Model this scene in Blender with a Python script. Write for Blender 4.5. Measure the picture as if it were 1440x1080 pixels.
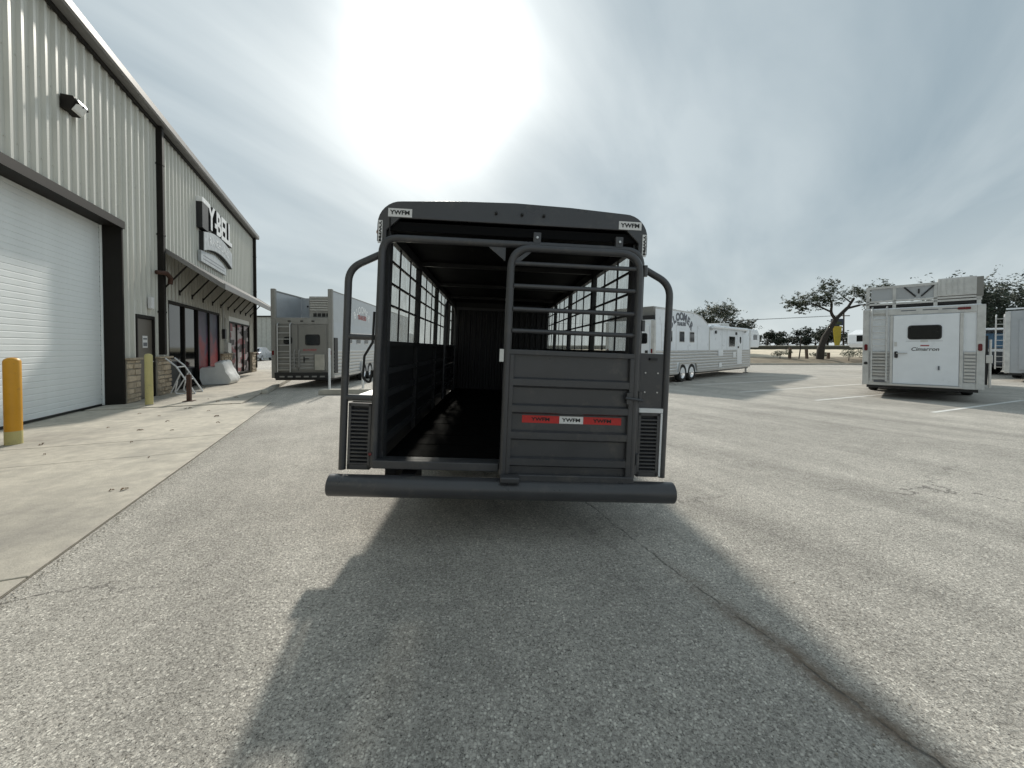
import bpy, bmesh, math, random
from mathutils import Vector, Matrix, noise as mnoise
R = math.radians
random.seed(7)
for o in list(bpy.data.objects): bpy.data.objects.remove(o)
scene = bpy.context.scene
col = scene.collection

# ------------------------------------------------------------------ camera
PITCH = 1.0
cam_d = bpy.data.cameras.new('Camera'); cam = bpy.data.objects.new('Camera', cam_d); col.objects.link(cam)
cam.location = (0, 0, 1.4); cam.rotation_euler = (R(90-PITCH), 0, 0)
cam_d.sensor_width = 36; cam_d.lens = 541/1440*36
cam_d.shift_y = (489+541*math.tan(R(PITCH))-540)/1440
cam_d.clip_start = 0.05; cam_d.clip_end = 2000
scene.camera = cam

# ------------------------------------------------------------------ sky and sun
SUN_AZ, SUN_EL = R(-10.5), R(34.6)          # azimuth from +Y towards +X
SUND = Vector((math.sin(SUN_AZ)*math.cos(SUN_EL), math.cos(SUN_AZ)*math.cos(SUN_EL), math.sin(SUN_EL)))
def build_world():
    w = bpy.data.worlds.new('World'); scene.world = w; w.use_nodes = True
    nt = w.node_tree; N = nt.nodes; L = nt.links; N.clear()
    def n(t, **k):
        x = N.new(t)
        for a, b in k.items(): setattr(x, a, b)
        return x
    def math_(op, a, b=None, clamp=False):
        m = n('ShaderNodeMath', operation=op, use_clamp=clamp)
        for i, v in enumerate((a, b)):
            if v is None: continue
            if isinstance(v, (int, float)): m.inputs[i].default_value = v
            else: L.new(v, m.inputs[i])
        return m.outputs[0]
    out = n('ShaderNodeOutputWorld'); bg = n('ShaderNodeBackground'); bg.inputs['Strength'].default_value = 0.094
    L.new(bg.outputs[0], out.inputs[0])
    sky = n('ShaderNodeTexSky', sky_type='NISHITA'); sky.sun_disc = False
    sky.sun_elevation = SUN_EL; sky.sun_rotation = SUN_AZ; sky.dust_density = 1.5; sky.air_density = 1.2; sky.ozone_density = 1.5
    tc = n('ShaderNodeTexCoord')
    nrm = n('ShaderNodeVectorMath', operation='NORMALIZE'); L.new(tc.outputs['Generated'], nrm.inputs[0])
    sep = n('ShaderNodeSeparateXYZ'); L.new(nrm.outputs[0], sep.inputs[0])
    zz = math_('ADD', math_('MAXIMUM', sep.outputs[2], 0.0), 0.22)
    comb = n('ShaderNodeCombineXYZ')
    L.new(math_('DIVIDE', sep.outputs[0], zz), comb.inputs[0]); L.new(math_('DIVIDE', sep.outputs[1], zz), comb.inputs[1])
    mp = n('ShaderNodeMapping', vector_type='TEXTURE'); mp.inputs['Rotation'].default_value = (0, 0, R(60)); mp.inputs['Scale'].default_value = (2.2, .9, 1); mp.inputs['Location'].default_value = (5.0, 14.2, 0)
    L.new(comb.outputs[0], mp.inputs[0])
    no = n('ShaderNodeTexNoise'); no.inputs['Scale'].default_value = 1.25; no.inputs['Detail'].default_value = 9; no.inputs['Roughness'].default_value = 0.52; no.inputs['Distortion'].default_value = 0.35
    L.new(mp.outputs[0], no.inputs['Vector'])
    ramp = n('ShaderNodeValToRGB'); ramp.color_ramp.elements[0].position = 0.40; ramp.color_ramp.elements[1].position = 0.64
    L.new(no.outputs[0], ramp.inputs[0])
    no2 = n('ShaderNodeTexNoise'); no2.inputs['Scale'].default_value = 0.5; no2.inputs['Detail'].default_value = 5
    L.new(mp.outputs[0], no2.inputs['Vector'])
    # thin veil: grey to white cloud
    cc = n('ShaderNodeMixRGB'); cc.inputs[1].default_value = (2.15, 2.8, 3.2, 1); cc.inputs[2].default_value = (4.75, 5.3, 5.45, 1)
    mr = n('ShaderNodeMapRange'); mr.inputs['From Min'].default_value = 0.38; mr.inputs['From Max'].default_value = 0.66
    L.new(no2.outputs[0], mr.inputs[0])
    L.new(math_('ADD', math_('MULTIPLY', ramp.outputs[0], 0.6), math_('MULTIPLY', mr.outputs[0], 0.4)), cc.inputs[0])
    mix = n('ShaderNodeMixRGB'); mix.inputs[0].default_value = 0.93
    L.new(sky.outputs[0], mix.inputs[1]); L.new(cc.outputs[0], mix.inputs[2])
    # brighter milky haze towards the horizon
    hz = n('ShaderNodeMixRGB'); hz.inputs[2].default_value = (5.3, 5.75, 5.8, 1)
    L.new(math_('MULTIPLY', math_('POWER', math_('SUBTRACT', 1.0, math_('MAXIMUM', sep.outputs[2], 0.0), True), 6.0), 0.7), hz.inputs[0])
    L.new(mix.outputs[0], hz.inputs[1])
    # aureole of the veiled sun
    dot = n('ShaderNodeVectorMath', operation='DOT_PRODUCT'); L.new(nrm.outputs[0], dot.inputs[0]); dot.inputs[1].default_value = SUND
    d = math_('MAXIMUM', dot.outputs['Value'], 0.0)
    gl = math_('ADD', math_('MULTIPLY', math_('POWER', d, 220.0), 20.0), math_('ADD', math_('MULTIPLY', math_('POWER', d, 85.0), 8.5), math_('MULTIPLY', math_('POWER', d, 12.0), 1.6)))
    gl = math_('MULTIPLY', gl, math_('ADD', math_('MULTIPLY', ramp.outputs[0], .35), .8))
    gc = n('ShaderNodeMixRGB', blend_type='ADD'); gc.inputs[0].default_value = 1.0
    gcol = n('ShaderNodeVectorMath', operation='SCALE'); gcol.inputs[0].default_value = (1.0, 1.0, 0.96); L.new(gl, gcol.inputs['Scale'])
    L.new(hz.outputs[0], gc.inputs[1]); L.new(gcol.outputs[0], gc.inputs[2])
    L.new(gc.outputs[0], bg.inputs['Color'])
build_world()
sun_d = bpy.data.lights.new('Sun', 'SUN'); sun_d.energy = 2.5; sun_d.angle = R(3.0); sun_d.color = (1.0, 0.94, 0.84)
sun = bpy.data.objects.new('Sun', sun_d); col.objects.link(sun); sun.rotation_euler = (-SUND).to_track_quat('-Z', 'Y').to_euler()
vs = scene.view_settings; vs.view_transform = 'Standard'; vs.look = 'None'; vs.gamma = 1; vs.use_curve_mapping = False; vs.exposure = 0.52

# ------------------------------------------------------------------ mesh helpers
class MB:
    def __init__(s): s.v = []; s.f = []
    def add(s, vs_, fs):
        b = len(s.v); s.v += [tuple(p) for p in vs_]; s.f += [tuple(b+i for i in f) for f in fs]; return s
    def box(s, x0, x1, y0, y1, z0, z1):
        return s.add([(x0,y0,z0),(x1,y0,z0),(x1,y1,z0),(x0,y1,z0),(x0,y0,z1),(x1,y0,z1),(x1,y1,z1),(x0,y1,z1)],
                     [(0,3,2,1),(4,5,6,7),(0,1,5,4),(1,2,6,5),(2,3,7,6),(3,0,4,7)])
    def tube(s, path, r, n=10, caps=True):
        P = [Vector(p) for p in path]; m = len(P); vs_ = []
        up = None
        for i in range(m):
            t = (P[min(i+1, m-1)]-P[max(i-1, 0)]).normalized()
            if up is None:
                a = Vector((0, 0, 1)) if abs(t.z) < .9 else Vector((1, 0, 0))
                up = (a-t*a.dot(t)).normalized()
            else:
                up = (up-t*up.dot(t)).normalized()
            b = t.cross(up); rr = r[i] if isinstance(r, (list, tuple)) else r
            for k in range(n):
                a = 2*math.pi*k/n
                vs_.append(P[i]+up*(math.cos(a)*rr)+b*(math.sin(a)*rr))
        fs = []
        for i in range(m-1):
            for k in range(n):
                fs.append((i*n+k, i*n+(k+1) % n, (i+1)*n+(k+1) % n, (i+1)*n+k))
        if caps:
            fs.append(tuple(reversed(range(n)))); fs.append(tuple((m-1)*n+k for k in range(n)))
        return s.add(vs_, fs)
    def prism(s, poly, axis, a, b):
        # poly: 2-d points; axis 'x': poly in (y,z), 'y': poly in (x,z), 'z': poly in (x,y)
        n_ = len(poly)
        def p(q, t):
            return (t, q[0], q[1]) if axis == 'x' else (q[0], t, q[1]) if axis == 'y' else (q[0], q[1], t)
        vs_ = [p(q, a) for q in poly]+[p(q, b) for q in poly]
        fs = [tuple(reversed(range(n_))), tuple(range(n_, 2*n_))]+[(i, (i+1) % n_, n_+(i+1) % n_, n_+i) for i in range(n_)]
        return s.add(vs_, fs)
    def lathe(s, prof, c, axis='z', n=20, closed=False):
        m = len(prof); vs_ = []
        for r_, h in prof:
            for k in range(n):
                a = 2*math.pi*k/n; ca, sa = math.cos(a)*r_, math.sin(a)*r_
                vs_.append((c[0]+ca, c[1]+sa, c[2]+h) if axis == 'z' else (c[0]+h, c[1]+ca, c[2]+sa))
        fs = [(i*n+k, i*n+(k+1) % n, (i+1)*n+(k+1) % n, (i+1)*n+k) for i in range(m-1) for k in range(n)]
        if closed: fs += [((m-1)*n+k, (m-1)*n+(k+1) % n, (k+1) % n, k) for k in range(n)]
        else: fs += [tuple(reversed(range(n))), tuple((m-1)*n+k for k in range(n))]
        return s.add(vs_, fs)
    def mesh(s, name, smooth=None):
        me = bpy.data.meshes.new(name); me.from_pydata(s.v, [], s.f)
        bm = bmesh.new(); bm.from_mesh(me); bmesh.ops.recalc_face_normals(bm, faces=bm.faces); bm.to_mesh(me); bm.free()
        if smooth:
            me.polygons.foreach_set('use_smooth', [True]*len(me.polygons)); me.set_sharp_from_angle(angle=R(smooth))
        me.update(); return me
    def build(s, name, mat=None, parent=None, smooth=None, bevel=0, **tags):
        return link(name, s.mesh(name, smooth), mat, parent, bevel, **tags)
def link(name, me, mat=None, parent=None, bevel=0, **tags):
    o = bpy.data.objects.new(name, me); col.objects.link(o)
    if mat and not me.materials: me.materials.append(mat)
    if parent: o.parent = parent
    if bevel:
        b = o.modifiers.new('Bevel', 'BEVEL'); b.width = bevel; b.segments = 2; b.limit_method = 'ANGLE'
    for k, v in tags.items(): o[k] = v
    return o
def B(name, mat, parent, *dims, bevel=0, **tags): return MB().box(*dims).build(name, mat, parent, None, bevel, **tags)
def T(name, mat, parent, path, r, n=10, **tags): return MB().tube(path, r, n).build(name, mat, parent, 40, **tags)
def thing(name, label, cat, loc=(0, 0, 0), rz=0, group=None):
    o = bpy.data.objects.new(name, None); col.objects.link(o); o.location = loc; o.rotation_euler = (0, 0, rz)
    o['label'] = label; o['category'] = cat; o.empty_display_size = .2
    if group: o['group'] = group
    return o
def tag(o, label, cat, group=None):
    o['label'] = label; o['category'] = cat
    if group: o['group'] = group
    return o
def copy_tree(o, parent=None):
    c = o.copy(); col.objects.link(c)
    if parent: c.parent = parent
    for ch in list(o.children): copy_tree(ch, c)
    return c
def fillet(pts, rad, k=6):
    P = [Vector(p) for p in pts]; out = [P[0]]
    for i in range(1, len(P)-1):
        a = (P[i-1]-P[i]); b = (P[i+1]-P[i]); ang = a.angle(b)
        d = min(rad/math.tan(ang/2), a.length*.49, b.length*.49)
        p0 = P[i]+a.normalized()*d; p1 = P[i]+b.normalized()*d
        for j in range(k+1):
            t = j/k; out.append(p0*(1-t)**2+P[i]*2*t*(1-t)+p1*t**2)
    out.append(P[-1]); return out
def rrect(x0, x1, z0, z1, r, k=5, corners=(1, 1, 1, 1)):
    out = []
    for ci, (cx, cz, a0) in enumerate(((x1, z0, -90), (x1, z1, 0), (x0, z1, 90), (x0, z0, 180))):
        if not corners[ci]: out.append((cx, cz)); continue
        sx = -1 if cx == x1 else 1; sz = -1 if cz == z1 else 1
        for j in range(k+1):
            a = R(a0+90*j/k); out.append((cx+sx*r+math.cos(a)*r, cz+sz*r+math.sin(a)*r))
    return out
def text_mb(txt, size, ext=.002, bold=0.0, xs=1.0, shear=0.0):
    """letters centred on the origin, in the local x-z plane, facing -y"""
    cu = bpy.data.curves.new('t', 'FONT'); cu.body = txt; cu.size = size; cu.extrude = ext; cu.align_x = 'CENTER'; cu.align_y = 'CENTER'; cu.offset = bold; cu.resolution_u = 3; cu.shear = shear
    o = bpy.data.objects.new('t', cu); col.objects.link(o); dg = bpy.context.evaluated_depsgraph_get()
    me = bpy.data.meshes.new_from_object(o.evaluated_get(dg)); mb = MB()
    mb.add([(v.co.x*xs, -v.co.z, v.co.y) for v in me.vertices], [tuple(p.vertices) for p in me.polygons])
    bpy.data.objects.remove(o); bpy.data.curves.remove(cu); bpy.data.meshes.remove(me); return mb
def xform(mb, M): mb.v = [tuple(M @ Vector(p)) for p in mb.v]; return mb
def merge(mbs):
    m = MB()
    for q in mbs: m.add(q.v, q.f)
    return m
def arc_text(txt, size, rad, ext=.003, bold=0.0, step=None):
    """letters on an arch of radius rad, centre of the arch top at the origin, facing -y"""
    step = step or size*.78/rad; out = []
    for i, ch in enumerate(txt):
        a = (i-(len(txt)-1)/2)*step; m = text_mb(ch, size, ext, bold)
        M = Matrix.Translation((math.sin(a)*rad, 0, math.cos(a)*rad-rad)) @ Matrix.Rotation(a, 4, 'Y'); out.append(xform(m, M))
    return merge(out)

# ------------------------------------------------------------------ materials
def mat(name, c, rough=.5, metal=0.0, var=.12, scale=3.0, bump=0.0, bscale=40.0, objvar=0.0, coat=0.0, spec=.5, stretch=(1, 1, 1), rvar=.1, c2=None, dirt=None):
    m = bpy.data.materials.new(name); m.use_nodes = True; nt = m.node_tree; N = nt.nodes; L = nt.links
    p = N['Principled BSDF']; p.inputs['Metallic'].default_value = metal; p.inputs['Specular IOR Level'].default_value = spec
    p.inputs['Coat Weight'].default_value = coat; p.inputs['Coat Roughness'].default_value = .05
    tc = N.new('ShaderNodeTexCoord'); mp = N.new('ShaderNodeMapping'); mp.inputs['Scale'].default_value = stretch; L.new(tc.outputs['Object'], mp.inputs[0])
    no = N.new('ShaderNodeTexNoise'); no.inputs['Scale'].default_value = scale; no.inputs['Detail'].default_value = 6; no.inputs['Roughness'].default_value = .6; L.new(mp.outputs[0], no.inputs['Vector'])
    mr = N.new('ShaderNodeMapRange'); mr.inputs['From Min'].default_value = .3; mr.inputs['From Max'].default_value = .7; L.new(no.outputs[0], mr.inputs[0])
    mx = N.new('ShaderNodeMixRGB'); L.new(mr.outputs[0], mx.inputs[0])
    lo = [max(0, v*(1-var)) for v in c]; hi = [min(1, v*(1+var)) for v in c]
    if c2: lo, hi = c, c2
    mx.inputs[1].default_value = (*lo, 1); mx.inputs[2].default_value = (*hi, 1); cur = mx.outputs[0]
    if objvar:
        oi = N.new('ShaderNodeObjectInfo'); hs = N.new('ShaderNodeHueSaturation'); m2 = N.new('ShaderNodeMapRange')
        m2.inputs['To Min'].default_value = 1-objvar; m2.inputs['To Max'].default_value = 1+objvar; L.new(oi.outputs['Random'], m2.inputs[0]); L.new(m2.outputs[0], hs.inputs['Value'])
        L.new(cur, hs.inputs['Color']); cur = hs.outputs[0]
    if dirt:
        n3 = N.new('ShaderNodeTexNoise'); n3.inputs['Scale'].default_value = dirt[1]; n3.inputs['Detail'].default_value = 8; n3.inputs['Roughness'].default_value = .7; L.new(mp.outputs[0], n3.inputs['Vector'])
        r3 = N.new('ShaderNodeMapRange'); r3.inputs['From Min'].default_value = dirt[2]; r3.inputs['From Max'].default_value = dirt[2]+.2; r3.inputs['To Max'].default_value = dirt[3]; L.new(n3.outputs[0], r3.inputs[0])
        m3 = N.new('ShaderNodeMixRGB'); L.new(r3.outputs[0], m3.inputs[0]); L.new(cur, m3.inputs[1]); m3.inputs[2].default_value = (*dirt[0], 1); cur = m3.outputs[0]
    L.new(cur, p.inputs['Base Color'])
    rr = N.new('ShaderNodeMapRange'); rr.inputs['To Min'].default_value = max(.02, rough-rvar); rr.inputs['To Max'].default_value = min(1, rough+rvar); L.new(no.outputs[0], rr.inputs[0]); L.new(rr.outputs[0], p.inputs['Roughness'])
    if bump:
        nb = N.new('ShaderNodeTexNoise'); nb.inputs['Scale'].default_value = bscale; nb.inputs['Detail'].default_value = 5; L.new(mp.outputs[0], nb.inputs['Vector'])
        bp = N.new('ShaderNodeBump'); bp.inputs['Strength'].default_value = min(1, bump); bp.inputs['Distance'].default_value = .01; L.new(nb.outputs[0], bp.inputs['Height']); L.new(bp.outputs[0], p.inputs['Normal'])
    return m
M = {}
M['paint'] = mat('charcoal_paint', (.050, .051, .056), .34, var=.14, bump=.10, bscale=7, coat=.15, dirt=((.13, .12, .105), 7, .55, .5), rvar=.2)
M['paint_shaded'] = mat('charcoal_paint_shaded', (.011, .011, .013), .5, dirt=((.05, .047, .04), 6, .55, .4))  # darker copy of the charcoal paint, interior shade put into the colour
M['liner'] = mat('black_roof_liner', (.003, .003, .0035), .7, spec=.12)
M['plank'] = mat('floor_rubber', (.0045, .0045, .0045), .65, var=.4, scale=8, bump=.3, bscale=60, spec=.02)
M['rubber'] = mat('tyre_rubber', (.018, .018, .018), .8, bump=.2, bscale=50)
M['alu'] = mat('brushed_aluminium', (.55, .55, .54), .38, .85, var=.1, scale=6, stretch=(1, 1, 6))
M['alu_dull'] = mat('dull_aluminium', (.58, .58, .565), .48, .4, var=.15, scale=4, dirt=((.2, .18, .15), 3, .58, .4))
M['white_panel'] = mat('white_trailer_panel', (.80, .83, .86), .3, var=.04, coat=.2, bump=.12, bscale=2.5, dirt=((.45, .44, .42), 2.5, .62, .3))
M['grey_panel'] = mat('silver_grey_trailer_panel', (.42, .44, .46), .35, .2, var=.06, coat=.2)
M['greige_panel'] = mat('grey_trailer_rear_skin', (.23, .225, .21), .45, .3, var=.08, dirt=((.2, .18, .15), 3, .55, .4))
M['dull_post'] = mat('dull_grey_post', (.30, .295, .28), .5, .3, var=.1)
M['grey_dark'] = mat('slate_grey_trailer_panel', (.42, .44, .46), .35, .1, var=.06, coat=.2)
M['glass'] = mat('dark_glass', (.008, .009, .01), .06, rvar=.02, spec=.35)
M['rim'] = mat('polished_rim', (.75, .75, .76), .25, .95)
M['black'] = mat('black_trim', (.015, .015, .016), .5)
M['red_lens'] = mat('red_lamp_lens', (.13, .008, .012), .2)
M['amber'] = mat('amber_lens', (.3, .1, .01), .25)
M['siding'] = mat('beige_steel_siding', (.58, .575, .52), .36, .1, var=.06, scale=1.2, stretch=(1, 1, .15), dirt=((.33, .31, .26), 1.6, .6, .35))
M['siding_far'] = mat('pale_steel_siding', (.46, .46, .42), .5)
M['brown'] = mat('dark_brown_trim', (.016, .014, .012), .6, spec=.2)
M['gutter'] = mat('grey_gutter', (.20, .195, .19), .5, .1)
M['slat'] = mat('white_roller_slat', (.80, .83, .83), .7, var=.05, scale=2, spec=.2, dirt=((.45, .45, .42), 1.4, .6, .35))
M['door_tan'] = mat('taupe_door', (.13, .115, .095), .45, var=.1)
M['stone'] = mat('limestone_block', (.42, .35, .26), .85, var=.25, scale=9, bump=.6, bscale=30, objvar=.28)
M['mortar'] = mat('mortar', (.33, .30, .25), .9, bump=.3)
M['yellow'] = mat('yellow_bollard_paint', (.62, .30, .015), .45, var=.1, dirt=((.20, .13, .06), 16, .60, .8), bump=.15, bscale=25)
M['yellow_pale'] = mat('faded_yellow_paint', (.52, .46, .20), .6, var=.1, dirt=((.30, .27, .18), 12, .54, .7), bump=.15, bscale=25)
M['rust'] = mat('rusty_brown_steel', (.06, .025, .015), .75, var=.4, scale=20)
M['white_tube'] = mat('white_powder_coat', (.72, .73, .74), .4)
M['tarp'] = mat('pale_grey_cover', (.72, .74, .74), .45, var=.08, bump=.3, bscale=14)
M['sticker'] = mat('white_reflective_tape', (.72, .72, .72), .4, var=.08, scale=60)
M['sticker_red'] = mat('red_reflective_tape', (.50, .022, .02), .4, var=.1, scale=60)
M['ink'] = mat('black_ink', (.012, .012, .012), .6)
M['grey_ink'] = mat('grey_letters', (.12, .13, .15), .5)
M['red_ink'] = mat('red_letters', (.34, .09, .09), .5)
M['sign_white'] = mat('white_sign_face', (.82, .83, .83), .4)
M['sign_metal'] = mat('weathered_sign_metal', (.45, .47, .48), .45, .4, var=.2, scale=5)
M['concrete'] = mat('concrete_slab', (.49, .455, .385), .85, var=.16, scale=7, bump=.4, bscale=70, objvar=.05, dirt=((.25, .235, .21), .6, .46, .8))
M['kerb'] = mat('kerb_concrete', (.42, .40, .35), .85, var=.2, bump=.3, bscale=40)
M['line'] = mat('worn_white_line', (.72, .72, .69), .7, var=.15, scale=6, dirt=((.4, .4, .38), 14, .52, .8))
M['dirt'] = mat('dry_dirt', (.24, .20, .145), .95, var=.3, scale=.8, bump=.4, bscale=10)
M['gravel_pale'] = mat('pale_caliche', (.66, .58, .45), .95, var=.2, scale=.5, bump=.4, bscale=6)
M['grass'] = mat('dry_grass_ground', (.12, .12, .055), .95, c2=(.2, .17, .09), scale=.3)
M['bark'] = mat('oak_bark', (.035, .029, .023), .9, var=.3, scale=12, bump=.6, bscale=14)
def leafmat(name, c, v=.35):
    m = mat(name, c, .6, var=v, scale=1.2, spec=.2); return m
M['oak'] = leafmat('oak_leaves', (.055, .065, .035)); M['oak2'] = leafmat('dark_oak_leaves', (.032, .042, .026)); M['shrub'] = leafmat('shrub_leaves', (.06, .075, .04))
M['dry_leaf'] = mat('dry_leaf_brown', (.15, .095, .05), .8, objvar=.5)
M['blue'] = mat('blue_panel', (.10, .22, .36), .5)
M['sign_blue'] = mat('dark_blue_cabinet', (.02, .03, .06), .5)
M['pole_yellow'] = mat('mustard_pylon', (.45, .34, .02), .5)
M['guard'] = mat('dark_steel_rail', (.055, .052, .035), .7)
M['silver_car'] = mat('silver_car_paint', (.50, .53, .58), .3, .4, coat=.4)
M['wood'] = mat('weathered_wood', (.10, .07, .05), .9)
M['wallpack_glass'] = mat('ribbed_lamp_glass', (.75, .76, .75), .2, var=.1, scale=30)
M['strap'] = mat('black_strap', (.015, .015, .015), .8)

def plexi():
    m = bpy.data.materials.new('dusty_clear_plexi'); m.use_nodes = True; nt = m.node_tree; N = nt.nodes; L = nt.links
    out = N['Material Output']; p = N['Principled BSDF']; p.inputs['Base Color'].default_value = (.5, .49, .46, 1); p.inputs['Roughness'].default_value = .5
    tr = N.new('ShaderNodeBsdfTransparent'); tr.inputs[0].default_value = (.9, .91, .9, 1); tl = N.new('ShaderNodeBsdfTranslucent'); tl.inputs[0].default_value = (.6, .59, .56, 1)
    mx = N.new('ShaderNodeMixShader'); m2 = N.new('ShaderNodeMixShader'); m2.inputs[0].default_value = .5
    tc = N.new('ShaderNodeTexCoord'); mp = N.new('ShaderNodeMapping'); mp.inputs['Scale'].default_value = (1, 5, 1.2); L.new(tc.outputs['Object'], mp.inputs[0])
    no = N.new('ShaderNodeTexNoise'); no.inputs['Scale'].default_value = 3; no.inputs['Detail'].default_value = 8; no.inputs['Roughness'].default_value = .7; L.new(mp.outputs[0], no.inputs['Vector'])
    mr = N.new('ShaderNodeMapRange'); mr.inputs['From Min'].default_value = .35; mr.inputs['From Max'].default_value = .7; mr.inputs['To Min'].default_value = .12; mr.inputs['To Max'].default_value = .42; L.new(no.outputs[0], mr.inputs[0])
    L.new(p.outputs[0], m2.inputs[1]); L.new(tl.outputs[0], m2.inputs[2]); L.new(mr.outputs[0], mx.inputs[0]); L.new(tr.outputs[0], mx.inputs[1]); L.new(m2.outputs[0], mx.inputs[2]); L.new(mx.outputs[0], out.inputs[0]); return m
M['plexi'] = plexi()
def poster_mat(name, cols, scale, seed):
    m = bpy.data.materials.new(name); m.use_nodes = True; nt = m.node_tree; N = nt.nodes; L = nt.links; p = N['Principled BSDF']; p.inputs['Roughness'].default_value = .45; p.inputs['Specular IOR Level'].default_value = .15
    tc = N.new('ShaderNodeTexCoord'); mp = N.new('ShaderNodeMapping'); mp.inputs['Location'].default_value = (seed, seed*2, seed); L.new(tc.outputs['Object'], mp.inputs[0])
    no = N.new('ShaderNodeTexNoise'); no.inputs['Scale'].default_value = scale; no.inputs['Detail'].default_value = 3; L.new(mp.outputs[0], no.inputs['Vector'])
    sp = N.new('ShaderNodeSeparateXYZ'); L.new(tc.outputs['Object'], sp.inputs[0])
    ad = N.new('ShaderNodeMath'); ad.operation = 'MULTIPLY_ADD'; L.new(sp.outputs[2], ad.inputs[0]); ad.inputs[1].default_value = .30; L.new(no.outputs[0], ad.inputs[2])
    rp = N.new('ShaderNodeValToRGB'); e = rp.color_ramp.elements
    while len(e) < len(cols): e.new(.5)
    for i, (pos, c) in enumerate(cols): e[i].position = pos; e[i].color = (*c, 1)
    s2 = N.new('ShaderNodeMath'); s2.operation = 'MULTIPLY'; s2.inputs[1].default_value = .62; L.new(ad.outputs[0], s2.inputs[0]); L.new(s2.outputs[0], rp.inputs[0]); L.new(rp.outputs[0], p.inputs['Base Color'])
    return m
M['poster_red'] = poster_mat('window_poster_red_blue', [(.30, (.16, .025, .03)), (.5, (.40, .07, .085)), (.64, (.13, .10, .16)), (.9, (.06, .075, .095))], 1.6, 3)
M['poster_red2'] = poster_mat('window_poster_red', [(.3, (.2, .04, .04)), (.5, (.45, .09, .10)), (.68, (.10, .08, .12)), (.9, (.08, .10, .15))], 1.6, 8)
def patch_mat():
    m = bpy.data.materials.new('window_poster_patches'); m.use_nodes = True; nt = m.node_tree; N = nt.nodes; L = nt.links; p = N['Principled BSDF']; p.inputs['Roughness'].default_value = .45; p.inputs['Specular IOR Level'].default_value = .15
    tc = N.new('ShaderNodeTexCoord'); mp = N.new('ShaderNodeMapping'); mp.inputs['Scale'].default_value = (1.6, 1, 4.5); L.new(tc.outputs['Object'], mp.inputs[0])
    v = N.new('ShaderNodeTexVoronoi'); v.distance = 'CHEBYCHEV'; v.inputs['Scale'].default_value = 1.0; L.new(mp.outputs[0], v.inputs['Vector'])
    sp = N.new('ShaderNodeSeparateColor'); L.new(v.outputs['Color'], sp.inputs[0])
    rp = N.new('ShaderNodeValToRGB'); rp.color_ramp.interpolation = 'CONSTANT'; e = rp.color_ramp.elements
    cols = [(0, (.03, .02, .022)), (.28, (.5, .46, .46)), (.5, (.3, .10, .11)), (.7, (.4, .35, .37)), (.86, (.06, .05, .05))]
    while len(e) < len(cols): e.new(.5)
    for i, (pos, c) in enumerate(cols): e[i].position = pos; e[i].color = (*c, 1)
    L.new(sp.outputs[0], rp.inputs[0]); L.new(rp.outputs[0], p.inputs['Base Color']); return m
M['poster_patch'] = patch_mat()

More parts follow.
